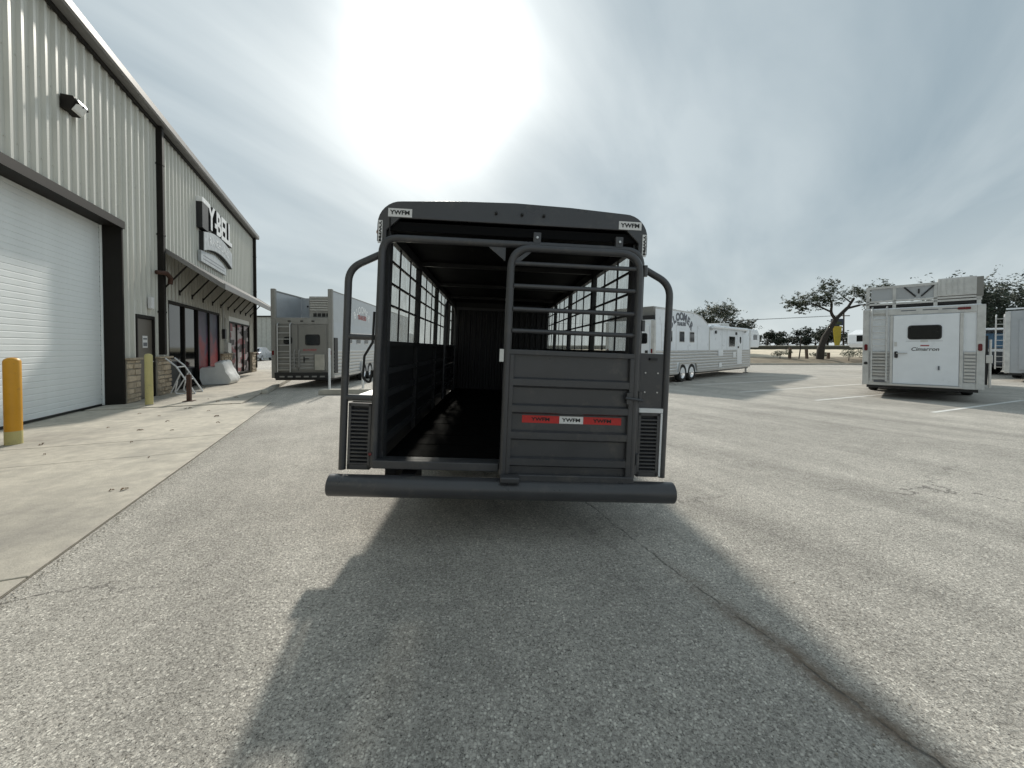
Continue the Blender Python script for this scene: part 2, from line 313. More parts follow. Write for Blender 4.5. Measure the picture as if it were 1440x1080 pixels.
def asphalt():
    m = bpy.data.materials.new('worn_asphalt'); m.use_nodes = True; nt = m.node_tree; N = nt.nodes; L = nt.links; p = N['Principled BSDF']
    def n(t, **k):
        x = N.new(t)
        for a, b in k.items(): setattr(x, a, b)
        return x
    def val(a, i, node):
        if isinstance(a, (int, float)): node.inputs[i].default_value = a
        else: L.new(a, node.inputs[i])
    def ma(op, a, b=0.0, c=None, clamp=False):
        x = n('ShaderNodeMath', operation=op, use_clamp=clamp); val(a, 0, x); val(b, 1, x)
        if c is not None: val(c, 2, x)
        return x.outputs[0]
    def mr(v, a, b, c=0., d=1.):
        x = n('ShaderNodeMapRange'); L.new(v, x.inputs[0])
        for i, q in enumerate((a, b, c, d)): x.inputs[i+1].default_value = q
        return x.outputs[0]
    def noise(vec, s, d=4, r=.6):
        x = n('ShaderNodeTexNoise'); x.inputs['Scale'].default_value = s; x.inputs['Detail'].default_value = d; x.inputs['Roughness'].default_value = r; L.new(vec, x.inputs['Vector']); return x.outputs[0]
    def mixc(f, a, b, bt='MIX'):
        x = n('ShaderNodeMixRGB', blend_type=bt); val(f, 0, x)
        for i, q in ((1, a), (2, b)):
            if isinstance(q, tuple): x.inputs[i].default_value = (*q, 1)
            else: L.new(q, x.inputs[i])
        return x.outputs[0]
    tc = n('ShaderNodeTexCoord'); P = tc.outputs['Object']
    def vor(s):
        x = n('ShaderNodeTexVoronoi'); x.inputs['Scale'].default_value = s; L.new(P, x.inputs['Vector']); sp = n('ShaderNodeSeparateColor'); L.new(x.outputs['Color'], sp.inputs[0]); return sp.outputs[0], x.outputs['Distance']
    c1, d1 = vor(78); c2, d2 = vor(135); c3, d3 = vor(240)
    nz1 = noise(P, 55, 4, .8)
    g = mr(nz1, .36, .64, .12, .62)                                          # sandy binder
    g = ma('ADD', g, ma('MULTIPLY', ma('SUBTRACT', c3, .5), .30))             # fine grit
    for c_, d_, lo, hi, k in ((c2, d2, .50, .56, .55), (c1, d1, .55, .60, .75)):  # two sizes of exposed stone, pale to dark
        m_ = ma('MULTIPLY', mr(c_, lo, hi), mr(d_, .42, .50, 1, 0))
        tone = mr(c_, lo, 1.0, .15, 1.05)
        g = ma('ADD', ma('MULTIPLY', g, ma('SUBTRACT', 1., ma('MULTIPLY', m_, k))), ma('MULTIPLY', ma('MULTIPLY', m_, k), tone))
    pits = ma('MULTIPLY', mr(c2, .10, .06), mr(d2, .3, .45, 1, 0)); g = ma('SUBTRACT', g, ma('MULTIPLY', pits, .4))
    rp = n('ShaderNodeValToRGB'); e = rp.color_ramp.elements; L.new(g, rp.inputs[0])
    e[0].position = .0; e[0].color = (.125, .117, .104, 1); e[1].position = 1.0; e[1].color = (.86, .825, .74, 1)
    x = e.new(.22); x.color = (.325, .306, .275, 1); x = e.new(.5); x.color = (.525, .498, .448, 1)
    cur = rp.outputs[0]
    big = noise(P, .22, 5); mid = noise(P, 1.3, 6, .65); fine = noise(P, 9, 5, .7)
    f = ma('MULTIPLY', ma('MULTIPLY', mr(big, .3, .7, .82, 1.12), mr(mid, .3, .7, .86, 1.12)), mr(fine, .3, .7, .86, 1.12))
    # long drag marks and tyre tracks
    mp = n('ShaderNodeMapping', vector_type='TEXTURE'); mp.inputs['Rotation'].default_value = (0, 0, R(-66)); mp.inputs['Scale'].default_value = (9, .6, 1); L.new(P, mp.inputs[0])
    st = noise(mp.outputs[0], 1.1, 6, .68)
    mp2 = n('ShaderNodeMapping', vector_type='TEXTURE'); mp2.inputs['Rotation'].default_value = (0, 0, R(-58)); mp2.inputs['Scale'].default_value = (24, 1.0, 1); mp2.inputs['Location'].default_value = (4, 2, 0); L.new(P, mp2.inputs[0])
    s2 = noise(mp2.outputs[0], 1.0, 3, .5)
    f = ma('MULTIPLY', f, mr(st, .36, .64, .87, 1.07)); f = ma('MULTIPLY', f, mr(s2, .37, .45, .88, 1.02))
    cb = n('ShaderNodeCombineXYZ'); [L.new(f, cb.inputs[i]) for i in range(3)]
    cur = mixc(1.0, cur, cb.outputs[0], 'MULTIPLY')
    # fine cracks
    ve = n('ShaderNodeTexVoronoi', feature='DISTANCE_TO_EDGE'); ve.inputs['Scale'].default_value = .16
    wv = n('ShaderNodeTexNoise'); wv.inputs['Scale'].default_value = .8; wv.inputs['Detail'].default_value = 8; wv.inputs['Roughness'].default_value = .7; L.new(P, wv.inputs['Vector'])
    va = n('ShaderNodeVectorMath', operation='MULTIPLY_ADD'); L.new(wv.outputs['Color'], va.inputs[0]); va.inputs[1].default_value = (1.5, 1.5, 0); L.new(P, va.inputs[2]); L.new(va.outputs[0], ve.inputs['Vector'])
    crack = ma('MULTIPLY', mr(ve.outputs['Distance'], .0008, .003, 1, 0), mr(big, .47, .58, 0, .75))
    # one long seam with brown silt beside it, running from under the trailer towards the camera
    sp = n('ShaderNodeSeparateXYZ'); L.new(P, sp.inputs[0])
    ax, ay, bx, by = .62, 3.55, 1.47, 1.15; dl = math.hypot(bx-ax, by-ay); ux, uy = (bx-ax)/dl, (by-ay)/dl; nx, ny = -uy, ux
    dist = ma('ADD', ma('MULTIPLY', ma('SUBTRACT', sp.outputs[0], ax), nx), ma('MULTIPLY', ma('SUBTRACT', sp.outputs[1], ay), ny))
    along = ma('ADD', ma('MULTIPLY', ma('SUBTRACT', sp.outputs[0], ax), ux), ma('MULTIPLY', ma('SUBTRACT', sp.outputs[1], ay), uy))
    dist = ma('ADD', dist, ma('MULTIPLY_ADD', noise(P, 2.2, 8, .7), .16, -.08))
    ad = ma('ABSOLUTE', dist)
    inr = ma('MULTIPLY', mr(along, -.3, .0), mr(along, 3.6, 4.4, 1, 0))
    seam = ma('MULTIPLY', ma('MULTIPLY', mr(ad, .002, .009, .8, 0), mr(noise(P, 5, 6, .75), .42, .55, .15, 1)), inr)
    silt = ma('MULTIPLY', ma('MULTIPLY', mr(ad, .01, .10, 1, 0), mr(along, .9, 1.9)), ma('MULTIPLY', mr(noise(P, 11, 8, .8), .36, .55, .25, 1), inr))
    cur = mixc(silt, cur, (.21, .165, .125)); cur = mixc(ma('MAXIMUM', seam, crack), cur, (.09, .085, .078))
    # oil drips
    vo = n('ShaderNodeTexVoronoi'); vo.inputs['Scale'].default_value = .9; L.new(P, vo.inputs['Vector']); spv = n('ShaderNodeSeparateColor'); L.new(vo.outputs['Color'], spv.inputs[0])
    spot = ma('MULTIPLY', mr(vo.outputs['Distance'], .015, .05, .6, 0), mr(spv.outputs[0], .48, .52)); cur = mixc(spot, cur, (.12, .115, .11))
    L.new(cur, p.inputs['Base Color']); p.inputs['Roughness'].default_value = .82; p.inputs['Specular IOR Level'].default_value = .35
    bp = n('ShaderNodeBump'); bp.inputs['Strength'].default_value = .9; bp.inputs['Distance'].default_value = .006
    L.new(ma('SUBTRACT', ma('ADD', g, 0.), ma('MULTIPLY', seam, 1.2)), bp.inputs['Height']); L.new(bp.outputs[0], p.inputs['Normal'])
    return m
M['asphalt'] = asphalt()

# ------------------------------------------------------------------ building frame: s along the wall, p out of it
UX, UY = -.393, .92
def W(s, p, z=0.0): return Vector((-.92*(5-p)+UX*s, -.393*(5-p)+UY*s, z))
BROT = math.atan2(UY, UX)

# ------------------------------------------------------------------ ground
g = MB().add([(-600, -200, -.03), (800, -200, -.03), (800, 1200, -.03), (-600, 1200, -.03)], [(0, 1, 2, 3)]).build('ground', M['grass'], kind='structure')
lot = MB().add([(-70, -40, 0), (90, -40, 0), (90, 31.5, 0), (-2, 31.5, 0), (-2, 70, 0), (-70, 70, 0)], [(0, 1, 2, 3, 4, 5)]).build('parking_lot', M['asphalt'], kind='structure')
# painted stall lines, square to the building
for s, d0, d1 in ((1.9, 11.8, 16.5), (4.05, 11.6, 16.5), (6.2, 11.4, 16.5), (8.3, 11.3, 19), (10.55, 11.9, 19.5), (12.8, 12.0, 20), (15.0, 12.0, 20), (17.2, 12.4, 20)):
    a = W(s-.05, d0+5, .004); b = W(s-.05, d1+5, .004); c = W(s+.05, d1+5, .004); d = W(s+.05, d0+5, .004)
    MB().add([a, b, c, d], [(0, 1, 2, 3)]).build('painted_line', M['line'], lot)
# concrete apron in front of the building, poured in slabs with open joints
apron = MB().add([W(-6, 3.217, .006), W(11.35, 3.217, .006), W(11.35, -.6, .006), W(-6, -.6, .006)], [(0, 1, 2, 3)]).build('concrete_apron', M['mortar'], kind='structure')
def slab(s0, s1, p0, p1, z1, parent):
    e = .006; b = [W(s0+e, p1-e), W(s1-e, p1-e), W(s1-e, p0+e), W(s0+e, p0+e)]
    return MB().prism([(q.x, q.y) for q in b], 'z', .0065, z1).build('slab', M['concrete'], parent, None, .006)
js = [-6, -3, .2, 3.26, 6.33, 7.42, 9.4, 11.35]
for i in range(len(js)-1): slab(js[i], js[i+1], -.4, 3.22, .020+.001*(i % 2), apron)
walk = MB().add([W(11.36, 2.6, .006), W(28.5, 2.6, .006), W(28.5, -.3, .006), W(11.36, -.3, .006)], [(0, 1, 2, 3)]).build('sidewalk', M['mortar'], kind='structure')
js = [11.36, 13.2, 15.1, 17.0, 18.9, 20.8, 22.7, 24.6, 26.5, 28.5]
for i in range(len(js)-1): slab(js[i], js[i+1], -.3, 2.58, .036+.001*(i % 2), walk)
for i in range(5):      # kerb along the sidewalk
    s0 = 13.6+i*2.9
    b = [W(s0, 2.60), W(s0+2.88, 2.60), W(s0+2.88, 2.76), W(s0, 2.76)]
    MB().prism([(q.x, q.y) for q in b], 'z', .002, .12).build('kerb_stone', M['kerb'], walk, None, .015)
# planting bed and pale bank beyond the far kerb
def strip(name, rows, m, x0, x1, nx=40, amp=.05, **tags):
    vs_, fs = [], []
    for j, (y, z) in enumerate(rows):
        for i in range(nx+1):
            x = x0+(x1-x0)*i/nx; vs_.append((x, y, z+amp*mnoise.noise((x*.35, y*.5, 3.3))*(0 if j == 0 else 1)))
    for j in range(len(rows)-1):
        for i in range(nx): a = j*(nx+1)+i; fs.append((a, a+1, a+nx+2, a+nx+1))
    return MB().add(vs_, fs).build(name, m, None, 60, **tags)
strip('planting_bed', [(31.75, .03), (32.6, .22), (34, .4), (37, .5), (40, .45)], M['dirt'], 10, 70, 60, .08, kind='structure')
strip('pale_bank', [(39, .2), (41, .5), (46, .85), (52, 1.1), (58, 1.15)], M['gravel_pale'], -2, 120, 60, .12, kind='structure')
strip('far_field', [(57.5, .9), (62, 1.1), (90, 1.2), (200, 1.3), (900, 1.3)], M['grass'], -400, 700, 40, .1, kind='structure')
kb = thing('kerb', 'pale concrete kerb at the far edge of the parking lot', 'kerb', (0, 0, 0))
for i in range(18): B('kerb_stone', M['kerb'], kb, 12+i*2.5, 14.48+i*2.5, 31.5, 31.72, .0, .13, bevel=.02)

# ------------------------------------------------------------------ metal building
bld = thing('metal_building', 'large beige ribbed steel building with a white roller door and stone base', 'building', W(0, 0), BROT)
PITCHR = .275
def siding_panel(s0, s1, z0, z1, cache={}):
    w_ = s1-s0; key = (round(w_, 3), round(z1-z0, 3))
    if key not in cache:
        xs = []; x = 0.0
        while x < w_-.01:
            for dx, y in ((0, 0), (.058, 0), (.064, -.006), (.074, -.006), (.08, 0), (.150, 0), (.172, -.048), (.232, -.048), (.254, 0)):
                if x+dx < w_-.003: xs.append((x+dx, y))
            x += PITCHR
        xs.append((w_-.002, 0)); mb = MB(); n_ = len(xs)
        mb.add([(a, y, 0) for a, y in xs]+[(a, y, z1-z0) for a, y in xs], [(i, i+1, n_+i+1, n_+i) for i in range(n_-1)])
        zz = .35
        while zz < z1-z0-.1:
            xx = .115
            while xx < w_-.05: mb.box(xx-.009, xx+.009, -.012, .0, zz-.009, zz+.009); xx += PITCHR
            zz += 1.45
        cache[key] = mb.mesh('siding_panel')
    o = link('siding_panel', cache[key], M['siding'], bld); o.location = (s0, 0, z0); return o
def wall_region(s0, s1, z0, z1):
    B('wall', M['siding'], bld, s0+.001, s1-.001, .03, .2, z0, z1)
    x = s0
    while x < s1-.02:
        e = min(x+PITCHR*4, s1)
        siding_panel(x, e, z0, z1); x = e
TOP = 7.80
wall_region(-5.2, 7.9, 1.15, TOP); wall_region(7.9, 12.25, 4.42, TOP)
wall_region(12.25, 12.87, 1.15, TOP); wall_region(12.87, 13.89, 2.27, TOP); wall_region(13.89, 14.18, 1.15, TOP)
wall_region(14.2, 26.4, 2.85, TOP); wall_region(19.85, 21.35, 1.15, 2.85); wall_region(25.25, 26.4, 1.15, 2.85); wall_region(14.2, 14.74, 1.15, 2.85)
B('end_wall', M['siding'], bld, 26.2, 26.4, .21, 18, 0, TOP); B('end_wall', M['siding'], bld, -5.2, -5.0, .21, 18, 0, TOP)
B('back_wall', M['siding'], bld, -5.0, 26.2, 17.8, 18, 0, TOP)
MB().prism([(.0, TOP+.02), (.0, TOP+.10), (18.1, TOP+1.3), (18.1, TOP+1.2)], 'x', -5.3, 26.55).build('roof', M['gutter'], bld)
MB().prism([(-.30, 7.74), (-.27, 7.70), (-.10, 7.70), (-.10, 7.72), (-.255, 7.72), (-.28, 7.75), (-.28, 7.90), (-.30, 7.90)], 'x', -5.3, 26.6).build('gutter', M['gutter'], bld)
B('eave_trim', M['brown'], bld, -5.3, 26.5, -.10, -.04, 7.62, 7.86)
B('corner_trim', M['brown'], bld, 26.34, 26.48, -.06, .10, 1.15, 7.62)
# downspouts
def downspout(s, z0):
    B('downspout', M['brown'], bld, s-.07, s+.07, -.19, -.045, z0, 7.69, bevel=.012)
    for z in (2.4, 4.6, 6.6): B('strap', M['brown'], bld, s-.085, s+.085, -.197, -.04, z, z+.05)
downspout(14.12, 1.2); downspout(26.25, .25)
T('elbow_pipe', M['rust'], bld, fillet([(13.75, -.12, 3.50), (13.95, -.28, 3.52), (14.25, -.28, 3.42), (14.28, -.25, 3.25)], .08), .06)
# roller door in a deep dark opening
B('door_jamb', M['brown'], bld, 12.19, 12.25, -.045, .40, 0.03, 4.42); B('door_jamb', M['brown'], bld, 7.9, 7.96, -.045, .40, 0.03, 4.42)
B('door_lintel', M['brown'], bld, 7.96, 12.19, -.045, .40, 4.30, 4.42)
B("drip_trim", M["brown"], bld, 7.88, 12.27, -.075, -.05, 4.26, 4.44)
gd = thing('roller_door', '', ''); del gd['label']; del gd['category']; gd.parent = bld; gd.name = 'roller_door'
slat_me = MB().prism([(.36, 0), (.356, .006), (.356, .096), (.361, .105), (.361, .114), (.40, .114), (.40, 0)], 'x', 7.98, 12.17).mesh('door_slat')
for i in range(37):
    o = link('door_slat', slat_me, M['slat'], gd); o.location = (0, 0, .075+i*.1155)
B('bottom_seal', M['black'], gd, 7.97, 12.18, .35, .41, .036, .072); B('guide_rail', M['slat'], gd, 12.165, 12.188, .31, .35, .04, 4.29)
# personnel door
pd = B('personnel_door', M['door_tan'], bld, 12.93, 13.83, .02, .07, .05, 2.17, bevel=.004)
for a in ((12.87, 12.93, -.03, .1, .04, 2.27), (13.83, 13.89, -.03, .1, .04, 2.27), (12.93, 13.83, -.03, .1, 2.18, 2.27)): B('frame', M['brown'], pd, *a)
T('door_handle', M['alu_dull'], pd, [(13.74, .02, 1.02), (13.74, -.04, 1.02), (13.64, -.05, 1.02)], .012)
B('notice', M['sticker'], pd, 13.28, 13.55, .012, .017, 1.40, 1.72); B('notice_print', M['grey_ink'], pd, 13.31, 13.52, .0095, .0115, 1.44, 1.54); B('notice_print', M['grey_ink'], pd, 13.31, 13.52, .0095, .0115, 1.62, 1.66)
B('wall_box', M['sticker'], bld, 13.44, 13.60, -.13, -.04, 2.46, 2.78, bevel=.01)
# stone wainscot, each block on its own
def stone_wall(s0, s1, z0, z1, p=.10, ends=True):
    B('stone_backing', M['mortar'], bld, s0, s1, -p+.03, .25, z0, z1-.06)
    rnd = random.Random(int(s0*100)); z = z0
    while z < z1-.10:
        h = rnd.choice((.11, .135, .16, .19)); h = min(h, z1-.06-z)
        if h < .05: break
        x = s0-.01
        while x < s1:
            w_ = rnd.uniform(.18, .42); e = min(x+w_, s1+.01)
            if s1+.01-e < .1: e = s1+.01
            d = rnd.uniform(-.012, .018); j = .008
            mb = MB(); q = lambda: rnd.uniform(-.007, .007)
            vs_ = []
            for yy, ins in ((-p-d, .012), (-p+.04, 0)):
                for cx, cz in ((x+j, z+j), (e-j, z+j), (e-j, z+h-j), (x+j, z+h-j)):
                    sx = ins if cx < (x+e)/2 else -ins; sz = ins if cz < z+h/2 else -ins
                    vs_.append((cx+sx+q(), yy+(q() if ins else 0), cz+sz+q()))
            mb.add(vs_, [(0, 1, 2, 3), (7, 6, 5, 4), (0, 4, 5, 1), (1, 5, 6, 2), (2, 6, 7, 3), (3, 7, 4, 0)]); mb.build('stone', M['stone'], bld)
            x = e
        z += h
    B('stone_cap', M['stone'], bld, s0-.03, s1+.03, -p-.05, -.005, z1-.055, z1, bevel=.01)
stone_wall(12.27, 12.86, .035, 1.15); stone_wall(13.90, 14.74, .035, 1.15); stone_wall(19.86, 21.34, .035, 1.15); stone_wall(25.3, 26.42, .035, 1.15, .14)
B('stone_backing', M['mortar'], bld, -5.2, 7.88, -.08, .25, .03, 1.15)
# shopfront windows
def shopfront(s0, s1, z0, z1, n_, mats):
    fr = .07; wd = (s1-s0)/n_
    for i in range(n_+1): B('window_frame', M['brown'], bld, s0+i*wd-fr/2, s0+i*wd+fr/2, -.03, .12, z0, z1)
    for z in (z0, z1-.08): B('window_rail', M['brown'], bld, s0-fr/2, s1+fr/2, -.036, .11, z, z+.08)
    for i in range(n_): B('window_pane', mats[i], bld, s0+i*wd+fr/2+.002, s0+(i+1)*wd-fr/2-.002, .03, .045, z0+.08, z1-.08)
    B('wall', M['brown'], bld, s0, s1, .14, .2, .0, z1)
shopfront(14.80, 19.80, .10, 2.84, 4, [M['glass'], M['glass'], M['poster_red'], M['poster_red2']])
shopfront(21.42, 25.20, .10, 2.62, 3, [M['poster_patch']]*3)
B('wall', M['siding'], bld, 21.36, 25.24, -.0, .12, 2.63, 2.85)
B('meter_box', M['black'], bld, 20.08, 20.32, -.16, -.04, 1.78, 2.2, bevel=.01)
for a in ((20.35, 20.62, -.2, -.04, 1.2, 1.62), (20.8, 21.22, -.12, -.04, 1.15, 1.6)): B('utility_box', M['alu_dull'], bld, *a, bevel=.01)
T('conduit', M['alu_dull'], bld, [(20.2, -.07, 2.2), (20.2, -.07, 3.4)], .02); T('conduit', M['alu_dull'], bld, [(20.5, -.09, 1.6), (20.5, -.09, 2.7)], .02)
# wall lamp
wl = thing('wall_lamp', 'black wall lamp with ribbed glass above the roller door', 'lamp', W(10.3, -.01, 6.1), BROT); wl.scale = (.72, .72, .72)
MB().prism([(-.05, -.2), (-.05, .17), (-.30, .17), (-.36, .05), (-.22, -.2)], 'x', -.24, .24).build('housing', M['brown'], wl, None, .012)
MB().prism([(-.31, .145), (-.372, .045), (-.235, -.19), (-.30, -.16), (-.40, .03), (-.37, .12)], 'x', -.20, .20).build('lens', M['wallpack_glass'], wl, None, .02)
for k in range(3): B('guard_bar', M['brown'], wl, -.21+.2*k, -.19+.2*k, -.41, -.30, -.02, .03)

# awning
aw = thing('awning', 'grey sloping metal awning on struts above the shop windows', 'awning', W(0, 0), BROT)
ZW, ZO, PO = 4.36, 3.31, 1.55
def awz(p): return ZW+(ZO-ZW)*p/PO
A0, A1 = 14.25, 27.3
k = 0; x = A0
while x < A1-.05:          # roof sheets
    e = min(x+.92, A1)
    prof = []
    for i in range(5):
        xx = x+(e-x)*i/4; prof += [(xx, 0), (xx+.03, .02), (xx+.06, 0)] if i < 4 else [(xx, 0)]
    n_ = len(prof); mb = MB()
    mb.add([(a, -.045, awz(.045)+b) for a, b in prof]+[(a, -PO, ZO+b) for a, b in prof], [(i, i+1, n_+i+1, n_+i) for i in range(n_-1)]); mb.build('roof_sheet', M['gutter'], aw); x = e
MB().add([(A0, -.05, awz(.05)-.05), (A1, -.05, awz(.05)-.05), (A1, -PO+.01, ZO-.05), (A0, -PO+.01, ZO-.05)], [(0, 1, 2, 3)]).build('soffit', M['brown'], aw)
B('fascia', M['gutter'], aw, A0-.02, A1+.02, -PO-.04, -PO+.005, ZO-.13, ZO+.05, bevel=.008)
for x in (A0-.02, A1-.01): MB().prism([(-.05, awz(.05)-.10), (-.05, awz(.05)+.04), (-PO, ZO+.04), (-PO, ZO-.12)], 'x', x, x+.03).build('rake_trim', M['gutter'], aw)
for i in range(-1, 11):
    s = 15.57+1.09*i
    if s > 26.2: continue
    T('strut', M['brown'], aw, [(s, -.05, 3.16), (s, -.62, awz(.62)-.055)], .025, 8)
    B('strut_foot', M['brown'], aw, s-.05, s+.05, -.07, -.036, 3.08, 3.24)
# shop sign
sg = thing('shop_sign', 'white raised Y-BELL letters over an arched grey metal banner', 'sign', W(17.2-18*.88, 0, 1.4*.06), BROT); sg.scale = (.88, .62, .94)
B('letter_block', M['black'], sg, 18.0, 18.75, -.36, -.06, 6.02, 7.0, bevel=.01); B('letter_cap', M['sign_white'], sg, 18.0, 18.85, -.37, -.06, 7.005, 7.20, bevel=.01)
xx = 19.18
for ch, wch in (('Y', .66), ('-', .36), ('B', .68), ('E', .60), ('L', .56), ('L', .56)):
    m = text_mb(ch, 1.36, .012, .03); b = text_mb(ch, 1.36, .14, .05)
    o1 = b.build('letter', M['black'], sg); o1.location = (xx, -.20, 6.64)
    o2 = m.build('letter_face', M['sign_white'], o1); o2.location = (0, -.155, 0)
    xx += wch
def arch_band(s0, s1, zc, h, rise, y0, y1, n_=16):
    mb = MB(); vs_ = []
    for i in range(n_+1):
        t = i/n_; z = zc+rise*(1-(2*t-1)**2)
        for yy in (y0, y1):
            for dz in (-h/2, h/2): vs_.append((s0+(s1-s0)*t, yy, z+dz))
    fs = []
    for i in range(n_):
        a = i*4; b = a+4
        fs += [(a, b, b+1, a+1), (a+2, a+3, b+3, b+2), (a+1, b+1, b+3, a+3), (a, a+2, b+2, b)]
    fs += [(0, 1, 3, 2), (n_*4, n_*4+2, n_*4+3, n_*4+1)]; return mb.add(vs_, fs)
bn = arch_band(18.25, 22.45, 5.55, .70, .28, -.34, -.06).build('banner', M['sign_metal'], sg)
arch_band(18.23, 22.47, 5.55, .74, .28, -.30, -.10).build('banner_edge', M['black'], bn)
tx = arc_text('RANCHLAND', .42, 9.0, .004, .008).build('banner_lettering', M['sign_white'], bn); tx.location = (20.35, -.348, 5.80)
lb = MB().prism([(18.15, 4.76), (21.7, 4.76), (21.7, 5.06), (21.0, 5.22), (19.9, 5.32), (18.9, 5.22), (18.15, 5.18)], 'y', -.22, -.06).build('lower_banner', M['sign_metal'], sg)
for i in range(2): B('lettering_line', M['grey_ink'], lb, 18.4, 21.4, -.224, -.2205, 4.88+i*.13, 4.91+i*.13)

# ------------------------------------------------------------------ small things by the building
def bollard(x, y, h, r, m, base, label):
    t = thing('bollard', label, 'bollard', (x, y, .0205 if y < 7 else .037))
    MB().lathe([(r, base), (r, h-.05), (r*.85, h-.02), (r*.5, h), (.004, h+.006)], (0, 0, 0), n=24).build('post', m, t, 40)
    MB().lathe([(r*1.01, 0), (r*1.01, base)], (0, 0, 0), n=24).build('base', M['yellow_pale'] if m == M['yellow'] else M['concrete'], t, 40)
bollard(-7.14, 5.49, 1.235, .087, M['yellow'], .19, 'bright yellow bollard in front of the white roller door')
bollard(-8.62, 9.12, 1.22, .075, M['yellow_pale'], .02, 'faded pale yellow bollard beside the taupe door')
sp_ = thing('signpost_stub', 'short rusty square post bolted to the concrete', 'post', (-8.24, 9.8, .037), R(20))
B('post', M['rust'], sp_, -.045, .045, -.045, .045, .012, .68, bevel=.008); B('base_plate', M['rust'], sp_, -.11, .11, -.11, .11, 0, .012)
for k in range(11): MB().lathe([(.012, 0), (.012, .003)], (-.0, 0, 0), 'x', 8).build('hole', M['black'], sp_).matrix_local = Matrix.Translation((0, -.0455, .09+k*.052)) @ Matrix.Rotation(R(90), 4, 'Z')
rk = thing('tube_rack', 'white tubular rack leaning against the stone base', 'rack', W(14.3, .45, .037), BROT)
for s in (-.25, .38):
    T('rail', M['white_tube'], rk, fillet([(s, -.42, .02), (s, .02, .82), (s, .26, 1.06)], .05), .022)
    T('foot_loop', M['white_tube'], rk, fillet([(s, -.42, .02), (s+.12, -.12, .015), (s+.05, .08, .02), (s-.05, -.02, .4)], .1), .018)
for z, y in ((.42, -.19), (.8, .01)): T('cross_bar', M['white_tube'], rk, [(-.25, y, z), (.38, y, z)], .02)
T('brace', M['white_tube'], rk, [(-.25, -.08, .62), (-.15, .18, .05)], .018); T('brace', M['white_tube'], rk, [(.38, -.08, .62), (.30, .2, .05)], .018)
def covered():
    prof = [(-.12, .0), (-.03, .22), (-.04, .60), (-.08, .64), (-.50, .665), (-.53, .70), (-.535, .85), (-.57, .88), (-.74, .885), (-.79, .83), (-.90, .50), (-1.06, .17), (-1.04, .05), (-.97, 0)]
    pts = []
    for i in range(len(prof)):
        a, b = Vector(prof[i]), Vector(prof[(i+1) % len(prof)])
        nn = max(1, int((b-a).length/.09)); pts += [a.lerp(b, k/nn) for k in range(nn)]
    mb = MB(); ns = 12; n_ = len(pts); vs_ = []
    cx, cz = -.5, .35
    for i in range(ns+1):
        t = i/ns; inset = 1-.10*abs(2*t-1)**4
        for q in pts:
            nz = mnoise.noise((q.x*4, t*4, q.y*4))*.035+mnoise.noise((q.x*11, t*9, q.y*3))*.018
            vs_.append((17.2+t*1.25, (cx+(q.x-cx)*inset)*(1+nz), max(0, cz+(q.y-cz)*inset+nz*(q.y > .05)-(.015 if q.y < .02 else 0))))
    fs = [(i*n_+k, i*n_+(k+1) % n_, (i+1)*n_+(k+1) % n_, (i+1)*n_+k) for i in range(ns) for k in range(n_)]
    fs += [tuple(reversed(range(n_))), tuple(ns*n_+k for k in range(n_))]
    o = mb.add(vs_, fs).build('covered_machine', M['tarp'], None, 50); o.location = W(0, 0, .037); o.rotation_euler = (0, 0, BROT)
    return tag(o, 'pale grey fabric cover wrapped over a low machine on the sidewalk', 'cover')
covered()
# dry leaves on the concrete
def leaf_me(sd):
    rnd = random.Random(sd); mb = MB(); L_ = rnd.uniform(.035, .06); w_ = L_*.45; n_ = 6; vs_ = []
    for i in range(n_+1):
        t = i/n_; ww = w_*math.sin(math.pi*min(1, t*.95+.05))**.8; up = .018*math.sin(t*3.1)*rnd.uniform(.5, 1.3)
        vs_ += [(-L_+2*L_*t, -ww, up+.008+rnd.uniform(0, .012)), (-L_+2*L_*t, 0, up), (-L_+2*L_*t, ww, up+.008+rnd.uniform(0, .012))]
    fs = []
    for i in range(n_): a = i*3; fs += [(a, a+3, a+4, a+1), (a+1, a+4, a+5, a+2)]
    return mb.add(vs_, fs).mesh('dry_leaf')
lms = [leaf_me(i) for i in range(4)]; rnd = random.Random(21)
spots = [(3.7, 2.55), (2.2, 1.1), (4.9, 2.9), (5.2, 1.3), (5.0, .9), (6.9, 1.4), (7.3, 2.1), (7.6, 1.0), (8.1, 2.3), (8.3, 1.8), (8.8, 1.2), (9.1, 1.9), (9.4, 2.6), (9.9, 1.5), (10.3, 2.2), (10.4, 1.0), (10.9, 1.7), (11.2, 2.4), (11.9, 2.0), (12.5, 1.6), (12.6, 2.2), (8.6, 2.8), (6.2, 2.7), (7.0, .8)]
for s, p in spots:
    for k in range(rnd.choice((1, 1, 2))):
        o = link('dry_leaf', lms[rnd.randrange(4)], M['dry_leaf']); o.location = W(s+rnd.uniform(-.1, .1)*k, p+rnd.uniform(-.1, .1)*k, .0215 if s < 11.2 else .0375); o.rotation_euler = (0, 0, rnd.uniform(0, 6)); sc = rnd.uniform(.45, .9); o.scale = (sc, sc, sc)
        tag(o, 'curled brown dry leaf lying on the concrete apron', 'leaf', 'dry leaves on the concrete')

